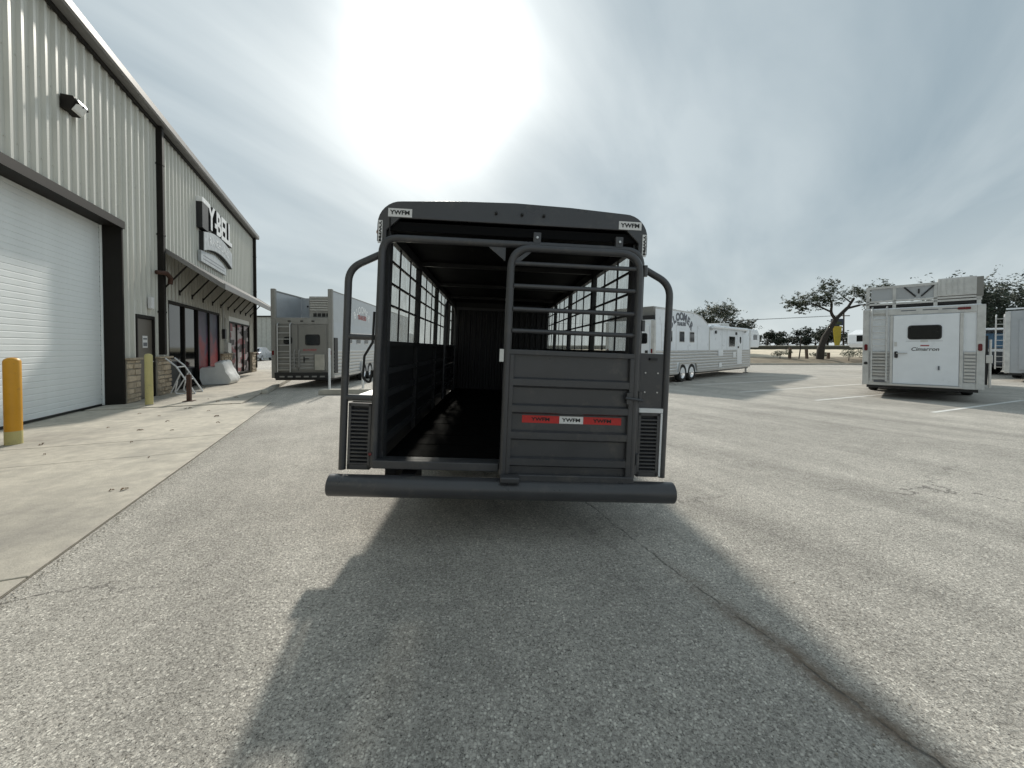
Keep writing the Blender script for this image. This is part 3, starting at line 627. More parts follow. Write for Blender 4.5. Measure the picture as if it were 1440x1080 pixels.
# ------------------------------------------------------------------ wheels shared by the trailers
def wheel_meshes(r, w_):
    ty = MB().lathe([(r*.62, -w_/2), (r*.93, -w_/2), (r, -w_*.36), (r, w_*.36), (r*.93, w_/2), (r*.62, w_/2)], (0, 0, 0), 'x', 28, True).mesh('tyre', 40)
    rim = MB().lathe([(.01, w_*.30), (r*.16, w_*.30), (r*.2, w_*.22), (r*.45, w_*.28), (r*.5, w_*.34), (r*.62, w_*.46), (r*.62, -w_*.4), (.01, -w_*.4)], (0, 0, 0), 'x', 24).mesh('rim', 40)
    hole = MB()
    for k in range(8):
        a = k*math.pi/4; hole.lathe([(r*.045, w_*.2), (r*.045, w_*.315)], (0, math.cos(a)*r*.36, math.sin(a)*r*.36), 'x', 8)
    return ty, rim, hole.mesh('vent_hole')
def wheel(meshes, parent, x, y, z, side):
    w_ = bpy.data.objects.new('wheel', None); col.objects.link(w_); w_.parent = parent; w_.location = (x, y, z); w_.empty_display_size = .1
    if side < 0: w_.rotation_euler = (0, 0, math.pi)
    link('tyre', meshes[0], M['rubber'], w_); link('rim', meshes[1], M['rim'], w_); link('vent_hole', meshes[2], M['black'], w_)
    return w_
WH = wheel_meshes(.37, .22)

# ------------------------------------------------------------------ the charcoal stock trailer
def stock_trailer():
    t = thing('stock_trailer', 'charcoal grey livestock trailer with its rear left half open', 'trailer', (-.075, 2.87, 0))
    t.rotation_euler = (0, R(2.35), R(2.7))
    P_, PI_ = M['paint'], M['paint_shaded']; LEN = 4.95; XW = .965
    # bumper
    MB().tube([(-1.235, -.12, .385), (1.235, -.12, .385)], .076, 24).build('bumper', P_, t, 40, .004)
    B('bumper_pad', P_, t, -.04, .10, -.215, -.07, .455, .50, bevel=.012)
    for x in (-.7, .7): B('bumper_bracket', PI_, t, x-.05, x+.05, -.08, .2, .36, .46)
    # chassis and floor
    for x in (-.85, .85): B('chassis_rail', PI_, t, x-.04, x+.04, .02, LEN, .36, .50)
    B('rear_sill', P_, t, -XW, XW, .0, .07, .485, .545, bevel=.004)
    pm = MB().box(-.90, .90, .004, .176, .505, .55).mesh('floor_plank')
    for i in range(27):
        o = link('floor_plank', pm, M['plank'], t); o.location = (0, .075+i*.18, random.uniform(-.003, .003))
    # roof shell with rolled edges and a low crown
    def prof(off):
        pts = []; x1 = .99-off; zt = 2.425-off; r_ = .17-off*.6
        for j in range(9):
            a = R(180-90*j/8); pts.append((-x1+r_+math.cos(a)*r_, zt-r_+math.sin(a)*r_))
        pts += [(-.4, zt+.024), (0, zt+.034), (.4, zt+.024)]
        for j in range(9):
            a = R(90-90*j/8); pts.append((x1-r_+math.cos(a)*r_, zt-r_+math.sin(a)*r_))
        return pts
    o_, i_ = prof(0), prof(.02)
    n_ = len(o_); mb = MB()
    vs_ = [(x, y, z) for y in (-.02, LEN) for x, z in o_]+[(x, y, z) for y in (-.02, LEN) for x, z in i_]
    fs = [(i, i+1, n_+i+1, n_+i) for i in range(n_-1)]+[(2*n_+i, 3*n_+i, 3*n_+i+1, 2*n_+i+1) for i in range(n_-1)]
    fs += [(i, 2*n_+i, 2*n_+i+1, i+1) for i in range(n_-1)]+[(n_+i, n_+i+1, 3*n_+i+1, 3*n_+i) for i in range(n_-1)]
    fs += [(0, n_, 3*n_, 2*n_), (n_-1, 3*n_-1, 4*n_-1, 2*n_-1)]
    rf = mb.add(vs_, fs).build('roof', P_, t, 30)
    # header plate across the rear, with small corner gussets
    hp = [q for q in o_]
    hp2 = list(hp)+[(.99, 2.13), (.925, 2.13), (.925, 2.215), (.83, 2.305), (-.83, 2.305), (-.925, 2.215), (-.925, 2.13), (-.99, 2.13)]
    MB().prism(hp2, 'y', -.045, -.021).build('header_plate', P_, t, None, .004)
    MB().prism([(x*.985, z-.02) for x, z in hp]+[(.95, 2.19), (-.95, 2.19)], 'y', .001, .02).build('header_back', M['liner'], t) if False else None
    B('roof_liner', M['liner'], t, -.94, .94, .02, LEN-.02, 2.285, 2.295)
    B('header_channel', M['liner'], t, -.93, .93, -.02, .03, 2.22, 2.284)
    for y in (1.3, 2.6, 3.9): B('roof_bow', PI_, t, -.93, .93, y-.02, y+.02, 2.235, 2.274)
    for x in (-.14, .05, .21): MB().lathe([(.011, 0), (.011, .018), (.006, .024)], (0, 0, 0), 'x', 10).build('clearance_lamp', M['black'], t).matrix_local = Matrix.Translation((x, -.045, 2.375)) @ Matrix.Rotation(R(-90), 4, 'Z')
    for sd in (-1, 1):
        MB().lathe([(.025, 0), (.022, .018), (.008, .026)], (0, 0, 0), 'x', 12).build('side_marker', M['amber'], t).matrix_local = Matrix.Translation((sd*.99, .03, 2.215)) @ Matrix.Rotation(0 if sd > 0 else math.pi, 4, 'Z')
    # reflective stickers
    for x in (-.83, .855):
        s_ = B('sticker', M['sticker'], t, x-.085, x+.085, -.0485, -.046, 2.310, 2.370)
        m = text_mb('YWFM', .042, .0008, .0012, 1.15).build('sticker_print', M['ink'], s_); m.location = (x, -.0498, 2.340)
    for x in (-.967, .967):
        s_ = B('sticker', M['sticker'], t, x-.015, x+.015, -.0485, -.046, 2.115, 2.28)
        mbx = xform(text_mb('YWFM', .024, .0008, .001, 2.1), Matrix.Rotation(R(90), 4, 'Y')).build('sticker_print', M['ink'], s_); mbx.location = (x, -.0498, 2.2)
    # sides: posts, sheet, ribs, slats
    ys = [.045, 1.3, 2.6, 3.9, LEN-.04]
    for sd in (-1, 1):
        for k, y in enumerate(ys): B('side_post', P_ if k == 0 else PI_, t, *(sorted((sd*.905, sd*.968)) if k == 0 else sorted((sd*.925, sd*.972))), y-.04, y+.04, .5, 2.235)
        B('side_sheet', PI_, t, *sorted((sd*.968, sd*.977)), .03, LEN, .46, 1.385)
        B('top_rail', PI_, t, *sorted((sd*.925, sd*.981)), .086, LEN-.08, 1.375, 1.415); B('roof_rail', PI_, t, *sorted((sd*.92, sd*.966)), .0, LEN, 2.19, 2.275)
        for z in (.64, .82, 1.0, 1.18): B('side_rib', P_, t, *sorted((sd*.930, sd*.967)), .086, LEN-.1, z-.022, z+.022)  # lighter paint copy than the posts, so the ribs read as lit
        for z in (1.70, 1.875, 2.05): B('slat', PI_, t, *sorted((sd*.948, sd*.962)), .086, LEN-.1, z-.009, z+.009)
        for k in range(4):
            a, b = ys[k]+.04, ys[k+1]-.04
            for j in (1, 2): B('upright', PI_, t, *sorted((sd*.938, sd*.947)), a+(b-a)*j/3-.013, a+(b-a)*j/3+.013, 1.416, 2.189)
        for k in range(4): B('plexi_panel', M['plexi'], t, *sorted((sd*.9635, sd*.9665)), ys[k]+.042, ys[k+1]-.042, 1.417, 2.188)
    # front wall of vertical ribs
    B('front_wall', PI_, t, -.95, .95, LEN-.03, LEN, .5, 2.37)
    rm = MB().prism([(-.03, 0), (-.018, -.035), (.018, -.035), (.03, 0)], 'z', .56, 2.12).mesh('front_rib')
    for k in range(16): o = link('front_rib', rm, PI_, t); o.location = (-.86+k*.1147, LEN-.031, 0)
    B('front_rail', P_, t, -.9, .9, LEN-.09, LEN-.07, 2.13, 2.18)
    # inner divider gate folded along the left side
    cg = T('divider_gate', P_, t, fillet([(-.86, 2.95, .6), (-.86, 2.95, 2.08), (-.83, 4.15, 2.08), (-.83, 4.15, .6)], .25), .022)
    for z in (.8, 1.1, 1.4): T('divider_rail', P_, cg, [(-.86, 2.95, z), (-.83, 4.15, z)], .016, 8)
    for y in (3.35, 3.75): T('divider_bar', P_, cg, [(-.85, y, 1.4), (-.85, y, 2.07)], .012, 8)
    # full-width rear hoop and the closed right half gate
    T('rear_hoop', P_, t, fillet([(-.955, -.055, .50), (-.945, -.055, 2.155), (.945, -.055, 2.155), (.955, -.055, .50)], .12, 8), .027, 14)
    B('hoop_sill', P_, t, -.955, -.05, -.085, -.03, .495, .555, bevel=.006)
    for x in (.165, .77):
        hb = B('hanger_bracket', P_, t, x-.028, x+.028, -.08, -.05, 2.165, 2.245, bevel=.004)
        MB().lathe([(.009, 0), (.009, .012)], (0, 0, 0), 'x', 8).build('bolt', M['alu'], hb).matrix_local = Matrix.Translation((x, -.081, 2.205)) @ Matrix.Rotation(R(-90), 4, 'Z')
    MB().prism([(-.06, 2.128), (-.185, 2.128), (-.06, 2.03)], 'y', -.062, -.052).build('gusset', P_, t)
    g_ = T('half_gate', P_, t, fillet([(-.02, -.12, .49), (-.02, -.12, 2.115), (.915, -.12, 2.115), (.915, -.12, .49)], .15, 8), .027, 14)
    MB().prism([(.01, 1.99), (.01, 2.03), (.09, 2.09), (.12, 2.085)], 'y', -.125, -.115).build('corner_brace', P_, g_)
    for z in (2.005, 1.845, 1.68, 1.525): T('gate_rail', P_, g_, [(-.02, -.12, z), (.915, -.12, z)], .0165, 12)
    for z in (2.005, 1.845, 1.68, 1.525):
        for x in (.008, .887): MB().tube([(x-.006, -.12, z), (x, -.12, z), (x+.006, -.12, z)], [.0172, .0215, .0172], 10).build('weld_bead', P_, g_, 60)
    T('lamp_wire', M['strap'], t, fillet([(-.90, -.05, 2.30), (-.90, -.05, 2.18), (-.915, -.02, 1.9), (-.90, -.012, 1.2), (-.905, -.012, .6)], .05), .005, 6)
    B('gate_sheet', P_, g_, -.018, .912, -.114, -.106, .45, 1.36)
    B('gate_top_bar', P_, g_, -.018, .912, -.142, -.098, 1.355, 1.392, bevel=.005)
    for z in (1.165, .975, .785, .595): MB().prism([(-.115, z-.045), (-.143, z-.028), (-.143, z+.018), (-.115, z+.03)], 'x', .008, .872).build('gate_rib', P_, g_)
    B('gate_foot', P_, g_, -.03, .93, -.15, -.094, .452, .50, bevel=.006); B('gate_stile', P_, g_, .868, .90, -.146, -.115, .5, 1.355, bevel=.004); B('gate_stile', P_, g_, .0, .03, -.141, -.115, .5, 1.355, bevel=.004)
    for z in (.62, 1.08, 1.6, 2.0): MB().tube([(.962, -.10, z-.04), (.962, -.10, z+.04)], .018, 10).build('hinge', P_, g_, 40)
    T('gate_latch', P_, g_, [(.84, -.16, 1.075), (.965, -.16, 1.06)], .011, 8); B('latch_plate', P_, g_, .85, .89, -.16, -.144, 1.03, 1.11)
    B('slam_latch', M['alu_dull'], g_, -.075, -.045, -.14, -.10, 1.30, 1.39)
    for x0, x1, mt in ((.105, .375, M['sticker_red']), (.376, .55, M['sticker']), (.551, .83, M['sticker_red'])):
        s_ = B('reflective_strip', mt, g_, x0, x1, -.1165, -.1145, .868, .921)
        m = text_mb('YWFM', .034, .0008, .001, 1.35).build('sticker_print', M['ink'], s_); m.location = ((x0+x1)/2, -.1175, .894)
    # outer guard bars with rungs, louvred boxes, plate panel
    for sd in (-1, 1):
        ob = T('guard_bar', P_, t, fillet([(sd*.95, -.03, 2.045), (sd*1.185, -.03, 1.925), (sd*1.185, -.03, .47)], .16, 8), .026, 14)
        if sd < 0:
            for z in (1.435, .995): T('guard_rung', P_, ob, [(-1.185, -.03, z), (-.96, -.03, z)], .022)
        else:
            pp = B('plate_panel', P_, ob, .985, 1.165, -.035, -.025, .96, 1.40, bevel=.003)
            for x in (1.025, 1.12):
                for z in (1.255, 1.11): MB().lathe([(.006, 0), (.006, .006)], (0, 0, 0), 'x', 8).build('bolt', M['alu'], pp).matrix_local = Matrix.Translation((x, -.0355, z)) @ Matrix.Rotation(R(-90), 4, 'Z')
            B('plate_lamp', M['black'], pp, 1.05, 1.105, -.055, -.036, 1.35, 1.368)
        x0, x1 = sorted((sd*.985, sd*1.145))
        lb_ = B('louvre_box', PI_, t, x0, x1, -.02, .5, .475, .955)
        for a in ((x0, x0+.018, -.05, -.02, .475, .955), (x1-.018, x1, -.05, -.02, .475, .955), (x0, x1, -.05, -.021, .935, .957), (x0, x1, -.05, -.021, .475, .51)): B('louvre_frame', P_, lb_, *a)
        for k in range(15): MB().prism([(-.022, .52+k*.0275), (-.048, .512+k*.0275), (-.048, .522+k*.0275), (-.022, .530+k*.0275)], 'x', x0+.018, x1-.018).build('louvre', P_, lb_)
        B('fender_top_glare', M['alu'], t, min(sd*.985, sd*1.2), max(sd*.985, sd*1.2), .0, 4.4, .962, .972)  # pale metal colour stands in for sky reflected off a dark top
        if sd > 0:
            B('painted_bright_edge', M['white_tube'], t, 1.152, 1.166, -.052, .4, .48, .955); B('painted_bright_edge', M['white_tube'], t, .985, 1.166, -.054, -.001, .958, .99)  # added white strips stand in for the bright gap along this edge
        for y in (2.35, 3.2): wheel(WH, t, sd*1.085, y, .37+sd*1.085*math.tan(R(2.35)), sd)
        B('axle_stub', PI_, t, *sorted((sd*.2, sd*.98)), 2.30, 2.40, .33, .42); B('axle_stub', PI_, t, *sorted((sd*.2, sd*.98)), 3.15, 3.25, .33, .42)
        # tail lamp low on the corner post
        MB().lathe([(.012, 0), (.012, .006), (.008, .009)], (0, 0, 0), 'x', 12).build('tail_lamp', M['red_lens'], t).matrix_local = Matrix.Translation((sd*.972, -.086, .60)) @ Matrix.Rotation(R(-90), 4, 'Z')
    # strap hanging beside the left guard
    T('tie_strap', M['strap'], t, fillet([(-.99, -.04, 1.62), (-.985, -.07, 1.40), (-1.04, -.07, 1.30), (-1.05, -.06, 1.14), (-1.0, -.05, 1.10), (-.99, -.05, 1.2)], .04), .009, 8)
    # gooseneck ahead of the box
    nb = MB().prism([(LEN+.0, 1.55), (LEN, 1.75), (LEN+1.6, 1.75), (LEN+1.6, 1.55)], 'x', -.35, .35).build('gooseneck', P_, t)
    T('coupler', P_, nb, [(0, LEN+1.45, 1.6), (0, LEN+1.45, 1.0)], .06); T('landing_jack', P_, nb, [(0, LEN+.3, 1.6), (0, LEN+.3, .02)], .05)
    return t
stock_trailer()

# ------------------------------------------------------------------ living quarters horse trailers
def lq_body(t, Wd, L_, H, skin, z0=.36, wheels_y=(2.5, 3.35), ribs=True, nose=2.4, rib_top=1.32, side_skin=None, sides=(1,), rear_skin=None, post=None):
    hw = Wd/2; ss = side_skin or skin
    bd = MB().prism(rrect(-hw, hw, z0, H, .10, 5, (0, 1, 1, 0)), 'y', .02, L_).build('body', ss, t, 30)
    B('underbody', M['black'], t, -hw+.08, hw-.08, .06, L_-.1, .27, z0-.002)
    for sd in (-1, 1):
        B('corner_post', post or M['alu_dull'], t, *sorted((sd*(hw-.13), sd*(hw+.012))), -.012, .11, z0-.01, H-.02, bevel=.012)
        for y in wheels_y: wheel(WH, t, sd*(hw-.10), y, .37, sd)
        if sd in sides:
            B('front_post', M['alu_dull'], t, *sorted((sd*(hw-.05), sd*(hw+.012))), L_-.14, L_+.006, z0, H-.05, bevel=.01)
            B('side_skirt', M['alu'], t, *sorted((sd*(hw-.05), sd*(hw+.022))), wheels_y[-1]+.5, L_-.15, z0-.02, z0+.07)
            B('side_skirt', M['alu'], t, *sorted((sd*(hw-.05), sd*(hw+.022))), .115, wheels_y[0]-.5, z0-.02, z0+.07)
            fy = (wheels_y[0]+wheels_y[-1])/2; fl = (wheels_y[-1]-wheels_y[0])/2+.5
            MB().prism(fill2([(fy-fl, .42), (fy-fl+.15, .80), (fy+fl-.15, .80), (fy+fl, .42), (fy+fl-.07, .42), (fy+fl-.2, .74), (fy-fl+.2, .74), (fy-fl+.07, .42)]), 'x', *sorted((sd*(hw+.001), sd*(hw+.07)))).build('fender', M['alu'], t)
            if ribs:
                nr = int((rib_top-z0-.08)/.125)
                for k in range(nr):
                    z = z0+.085+k*.125
                    segs = [(.115, L_-.15)] if z > .82 else [(.115, fy-fl-.02), (fy+fl+.02, L_-.15)]
                    for a, b in segs:
                        MB().prism([(hw*sd, z), ((hw+.016)*sd, z+.025), ((hw+.016)*sd, z+.085), (hw*sd, z+.11)], 'y', a, b).build('side_rib', M['alu'], t)
    if nose:
        n_ = MB().prism([(L_+.001, 1.42), (L_+.001, H), (L_+nose*.8, H-.02), (L_+nose, H-.28), (L_+nose, 1.62), (L_+nose-.15, 1.42)], 'x', -hw+.06, hw-.06).build('nose', ss, t, None, .05)
        for sd in (-1, 1): B('nose_window', M['glass'], n_, *sorted((sd*(hw-.065), sd*(hw-.052))), L_+nose*.4, L_+nose*.75, 1.85, 2.15)
        B('nose_front_window', M['glass'], n_, -.5, .5, L_+nose-.005, L_+nose+.008, 1.75, 2.1)
        T('coupler', M['black'], n_, [(0, L_+nose-.4, 1.45), (0, L_+nose-.4, .95)], .06)
        for sd in (-1, 1): lj = T('landing_jack', M['alu_dull'], t, [(sd*(hw-.25), L_+.12, 1.5), (sd*(hw-.25), L_+.12, .03)], .05); B('jack_foot', M['black'], lj, *sorted((sd*(hw-.37), sd*(hw-.13))), L_+.02, L_+.22, .0, .03)
    return bd
def fill2(p): return p
def win(t, parent, x0, x1, z0, z1, y, r=.07, name='window'):
    w_ = MB().prism(rrect(x0, x1, z0, z1, r), 'y', y-.012, y+.01).build(name, M['black'], parent, 30)
    MB().prism(rrect(x0+.025, x1-.025, z0+.025, z1-.025, r*.8), 'y', y-.018, y-.011).build('pane', M['glass'], w_, 30); return w_
def side_win(t, x, y0, y1, z0, z1, r=.04, frame=None):
    sd = 1 if x > 0 else -1
    w_ = MB().prism(rrect(y0, y1, z0, z1, r), 'x', *sorted((x-.01*sd, x+.014*sd))).build('window', frame or M['alu'], t, 30)
    MB().prism(rrect(y0+.03, y1-.03, z0+.03, z1-.03, r), 'x', *sorted((x+.013*sd, x+.019*sd))).build('pane', M['glass'], w_, 30); return w_
def ladder(t, x0, x1, z0, z1, y, nr, m, hook=.0):
    l_ = T('ladder', m, t, fillet([(x0, y, z0), (x0, y, z1), (x0, y+.12+hook, z1+.10)], .06), .022, 8)
    T('ladder_rail', m, l_, fillet([(x1, y, z0), (x1, y, z1), (x1, y+.12+hook, z1+.10)], .06), .022, 8)
    for k in range(nr):
        z = z0+.08+(z1-z0-.16)*k/(nr-1); B('rung', m, l_, x0+.02, x1-.02, y-.018, y+.018, z-.014, z+.014)
    return l_

# white trailer with the wide rear door and hay rack
def white_rear_trailer():
    t = thing('horse_trailer', 'white horse trailer showing its plain rear door, ladder and roof rack', 'trailer', (10.9, 10.3, 0), R(-46))
    Wd, L_, H = 2.22, 8.5, 2.5; hw = Wd/2
    lq_body(t, Wd, L_, H, M['white_panel'], sides=(-1, 1), wheels_y=(2.6, 3.45), nose=0)
    B('rear_header', M['alu_dull'], t, -hw+.13, hw-.13, -.01, .018, 2.30, 2.47, bevel=.008); B('rear_sill', M['alu_dull'], t, -hw+.13, hw-.13, -.01, .019, .35, .50)
    # door
    d = B('rear_door', M['white_panel'], t, -.50, .70, -.035, .018, .42, 2.28, bevel=.01)
    for a in ((-.56, -.505, -.045, .017, .36, 2.29), (.705, .765, -.045, .017, .36, 2.29)): B('door_frame', M['alu_dull'], d, *a, bevel=.006)
    B('door_ledge', M['alu'], t, -.60, .76, -.12, -.011, .36, .41, bevel=.006)
    win(t, d, -.22, .40, 1.62, 2.0, -.037)
    B('trim_strip', M['grey_ink'], d, -.25, .42, -.039, -.0355, 1.575, 1.58); B('badge', M['alu_dull'], d, .02, .16, -.041, -.0355, 1.55, 1.60)
    m = text_mb('Cimarron', .13, .001, .002, 1.0, .2).build('lettering', M['ink'], d); m.location = (.10, -.0375, 1.36); B('badge', M['red_ink'], d, .02, .18, -.038, -.0355, 1.44, 1.475)
    MB().prism(rrect(-.47, -.40, 1.12, 1.30, .03), 'y', -.06, -.036).build('latch', M['black'], d); T('latch_handle', M['alu_dull'], d, [(-.43, -.065, 1.25), (-.22, -.07, 1.25)], .015)
    B('latch', M['alu_dull'], d, -.47, -.42, -.055, -.036, 1.44, 1.56); B('bumper_stop', M['grey_ink'], d, .34, .37, -.06, -.036, .82, .92)
    # side columns with ribs
    for x0, x1 in ((-.97, -.58), (.785, .97)):
        for k in range(9): MB().prism([(-.0, .52+k*.088), (-.02, .535+k*.088), (-.02, .58+k*.088), (-.0, .60+k*.088)], 'x', x0, x1).build('rear_rib', M['alu'], t)
    for x in (-hw+.06, hw-.07):
        MB().prism(rrect(x-.035, x+.035, 1.32, 1.50, .03), 'y', -.03, -.013).build('tail_lamp', M['red_lens'], t)
    MB().prism(rrect(-hw+.02, -hw+.10, .92, 1.0, .035), 'y', -.03, -.013).build('socket', M['black'], t)
    MB().prism(rrect(.66, .88, 2.37, 2.43, .02), 'y', -.03, -.011).build('stop_lamp', M['red_lens'], t)
    for x in (-.35, .05, .4): B('vent_strip', M['grey_ink'], t, x, x+.28, -.013, -.0105, 2.395, 2.42)
    B('number_plate', M['grey_ink'], t, -.88, -.62, -.03, -.02, .43, .49)
    ladder(t, -.93, -.63, .46, 2.45, -.07, 11, M['alu_dull'], .05)
    # roof rack: hay pod frame and box
    rk_ = B('roof_rack', M['black'], t, -hw+.10, hw-.10, .10, 2.5, 2.53, 2.60)
    for z in (2.625, 2.70): B('rack_rail', M['alu_dull'], rk_, -hw+.06, hw-.05, .05, .09, z-.025, z+.025)
    for x in (-hw+.08, -hw+.62, .28, hw-.10): B('rack_post', M['alu_dull'], rk_, x-.035, x+.035, .05, .12, 2.48, 3.12)
    B('rack_rail', M['alu_dull'], rk_, -hw+.06, .30, .04, .10, 3.06, 3.12)
    for a, b in (((-.30, 3.05), (-.08, 2.78)), ((.25, 3.05), (.02, 2.78))): T('rack_brace', M['black'], rk_, [(a[0], .05, a[1]), (b[0], .05, b[1])], .018, 6)
    B('rack_panel', M['grey_panel'], rk_, -.96, .27, .075, .085, 2.73, 3.055); B('rack_stem', M['black'], rk_, -.04, -.01, .04, .07, 2.86, 2.98)
    B('hay_box', M['alu_dull'], rk_, .315, hw-.14, .03, 2.0, 2.74, 3.20, bevel=.01); B('hay_box_end', M['greige_panel'], rk_, hw-.14, hw-.03, .04, 2.0, 2.70, 3.18)
    for k in range(5): B('box_rib', M['alu'], rk_, .36+k*.10, .38+k*.10, .018, .031, 2.78, 3.16)
    # folded door and latch bar on the right flank
    B('side_door', M['black'], t, hw+.02, hw+.06, .05, .9, .48, 1.7); B('side_latch', M['alu'], t, hw+.02, hw+.13, -.02, .10, 1.02, 1.22, bevel=.01); T('hinge_bar', M['alu'], t, [(hw+.09, .02, .42), (hw+.09, .02, 1.6)], .025)
white_rear_trailer()

# grey trailer by the building: tall hay-rack sides flush with the body
def grey_trailer():
    t = thing('horse_trailer', 'grey horse trailer with tall rack sides parked beside the building', 'trailer', (-7.27, 13.33, 0), R(3.1))
    Wd, L_, H = 2.04, 13.2, 2.42; hw = Wd/2
    lq_body(t, Wd, L_, H, M['greige_panel'], post=M['dull_post'], sides=(1,), wheels_y=(3.3, 4.15, 5.0), nose=2.2, side_skin=M['grey_panel'])
    for sd in (-1, 1):
        B('rack_side', M['grey_panel'], t, *sorted((sd*(hw-.03), sd*(hw+.004))), .09, 12.4, H-.10, 3.36)
        B('rack_post', M['dull_post'], t, *sorted((sd*(hw-.14), sd*(hw+.02))), -.02, .085, H-.03, 3.44, bevel=.02)
        B('rack_cap', M['dull_post'], t, *sorted((sd*(hw-.06), sd*(hw+.012))), .086, 12.4, 3.362, 3.40)
    # rack front: panel left, air conditioner grille right
    fp = B('rack_front', M['grey_panel'], t, -hw+.05, hw-.05, 2.0, 2.04, H+.0, 3.36)
    B('rack_front_post', M['greige_panel'], fp, -.62, -.48, 1.93, 1.999, H, 3.33); B('vent', M['black'], fp, -.75, -.69, 1.98, 1.999, 3.0, 3.06)
    gb = B('air_conditioner', M['dull_post'], t, .10, .86, .32, 1.6, 2.44, 3.22, bevel=.02)
    for k in range(6): B('grille_slat', M['alu'], gb, .14, .84, .29, .319, 2.72+k*.085, 2.76+k*.085)
    for k in range(4): B('grille_gap', M['black'], gb, .25+k*.15, .36+k*.15, .30, .319, 2.50, 2.62)
    B('rear_skin', M['greige_panel'], t, -hw+.13, hw-.13, .005, .0195, .36, 2.22)
    B('rear_header', M['dull_post'], t, -hw+.13, hw-.13, -.01, .018, 2.22, 2.44, bevel=.01)
    for x in (-.42, .0, .38): MB().prism(rrect(x-.05, x+.05, 2.30, 2.34, .015), 'y', -.025, -.011).build('clearance_lamp', M['black'], t)
    # double rear doors
    for x0, x1, nm in ((-.86, -.14, 'rear_door'), (-.11, .84, 'rear_door')):
        d = B(nm, M['greige_panel'], t, x0, x1, -.03, .017, .60, 2.19, bevel=.01)
        if x0 < -.5: win(t, d, -.60, -.32, 1.52, 1.78, -.032)
        else:
            win(t, d, .12, .62, 1.48, 1.86, -.032)
            m = text_mb('BLOOMER', .10, .001, .003, 1.0, .25).build('lettering', M['red_ink'], d); m.location = (.27, -.0325, 1.32)
            MB().prism(rrect(.07, .10, .88, 1.1, .01), 'y', -.06, -.031).build('latch', M['black'], d); T('latch_handle', M['black'], d, [(.085, -.06, 1.02), (.25, -.06, 1.02)], .014)
        for k in range(5): MB().prism([(-.03, .66+k*.115), (-.043, .675+k*.115), (-.043, .72+k*.115), (-.03, .735+k*.115)], 'x', x0+.05, min(x1, .45)-.05).build('door_rib', M['dull_post'], d)
    B('hay_bag', M['kerb'], t, .46, .78, -.10, -.032, .62, 1.17, bevel=.02)
    ladder(t, -.78, -.36, .56, 2.2, -.10, 8, M['alu'], .05); ladder(t, -.24, -.08, .72, 1.28, -.07, 4, M['dull_post'])
    bb = B('rear_bumper', M['black'], t, -hw+.12, hw-.12, -.08, .02, .34, .54, bevel=.01)
    for k in range(6): B('step_tread', M['dull_post'], bb, -.72+k*.27, -.56+k*.27, -.09, -.081, .38, .43)
    for x in (-hw+.05, hw-.06): MB().prism(rrect(x-.03, x+.03, 1.15, 1.3, .02), 'y', -.03, -.013).build('tail_lamp', M['red_lens'], t)
    # right flank: windows, logo
    for y in (1.4, 2.4, 3.4, 4.4): side_win(t, hw, y, y+.5, 1.55, 2.0)
    B('side_door', M['black'], t, hw+.004, hw+.03, .13, .42, .50, 1.75)
    Mside = Matrix.Translation((hw+.008, 3.1, 2.98)) @ Matrix.Rotation(R(90), 4, 'Z')
    lg = xform(arc_text('BLOOMER', .40, 1.55, .003, .01), Mside).build('lettering', M['sign_white'], t)
    xform(text_mb('TRAILERS', .26, .003, .008), Matrix.Translation((hw+.008, 3.1, 2.66)) @ Matrix.Rotation(R(90), 4, 'Z')).build('lettering', M['red_ink'], t)
grey_trailer()

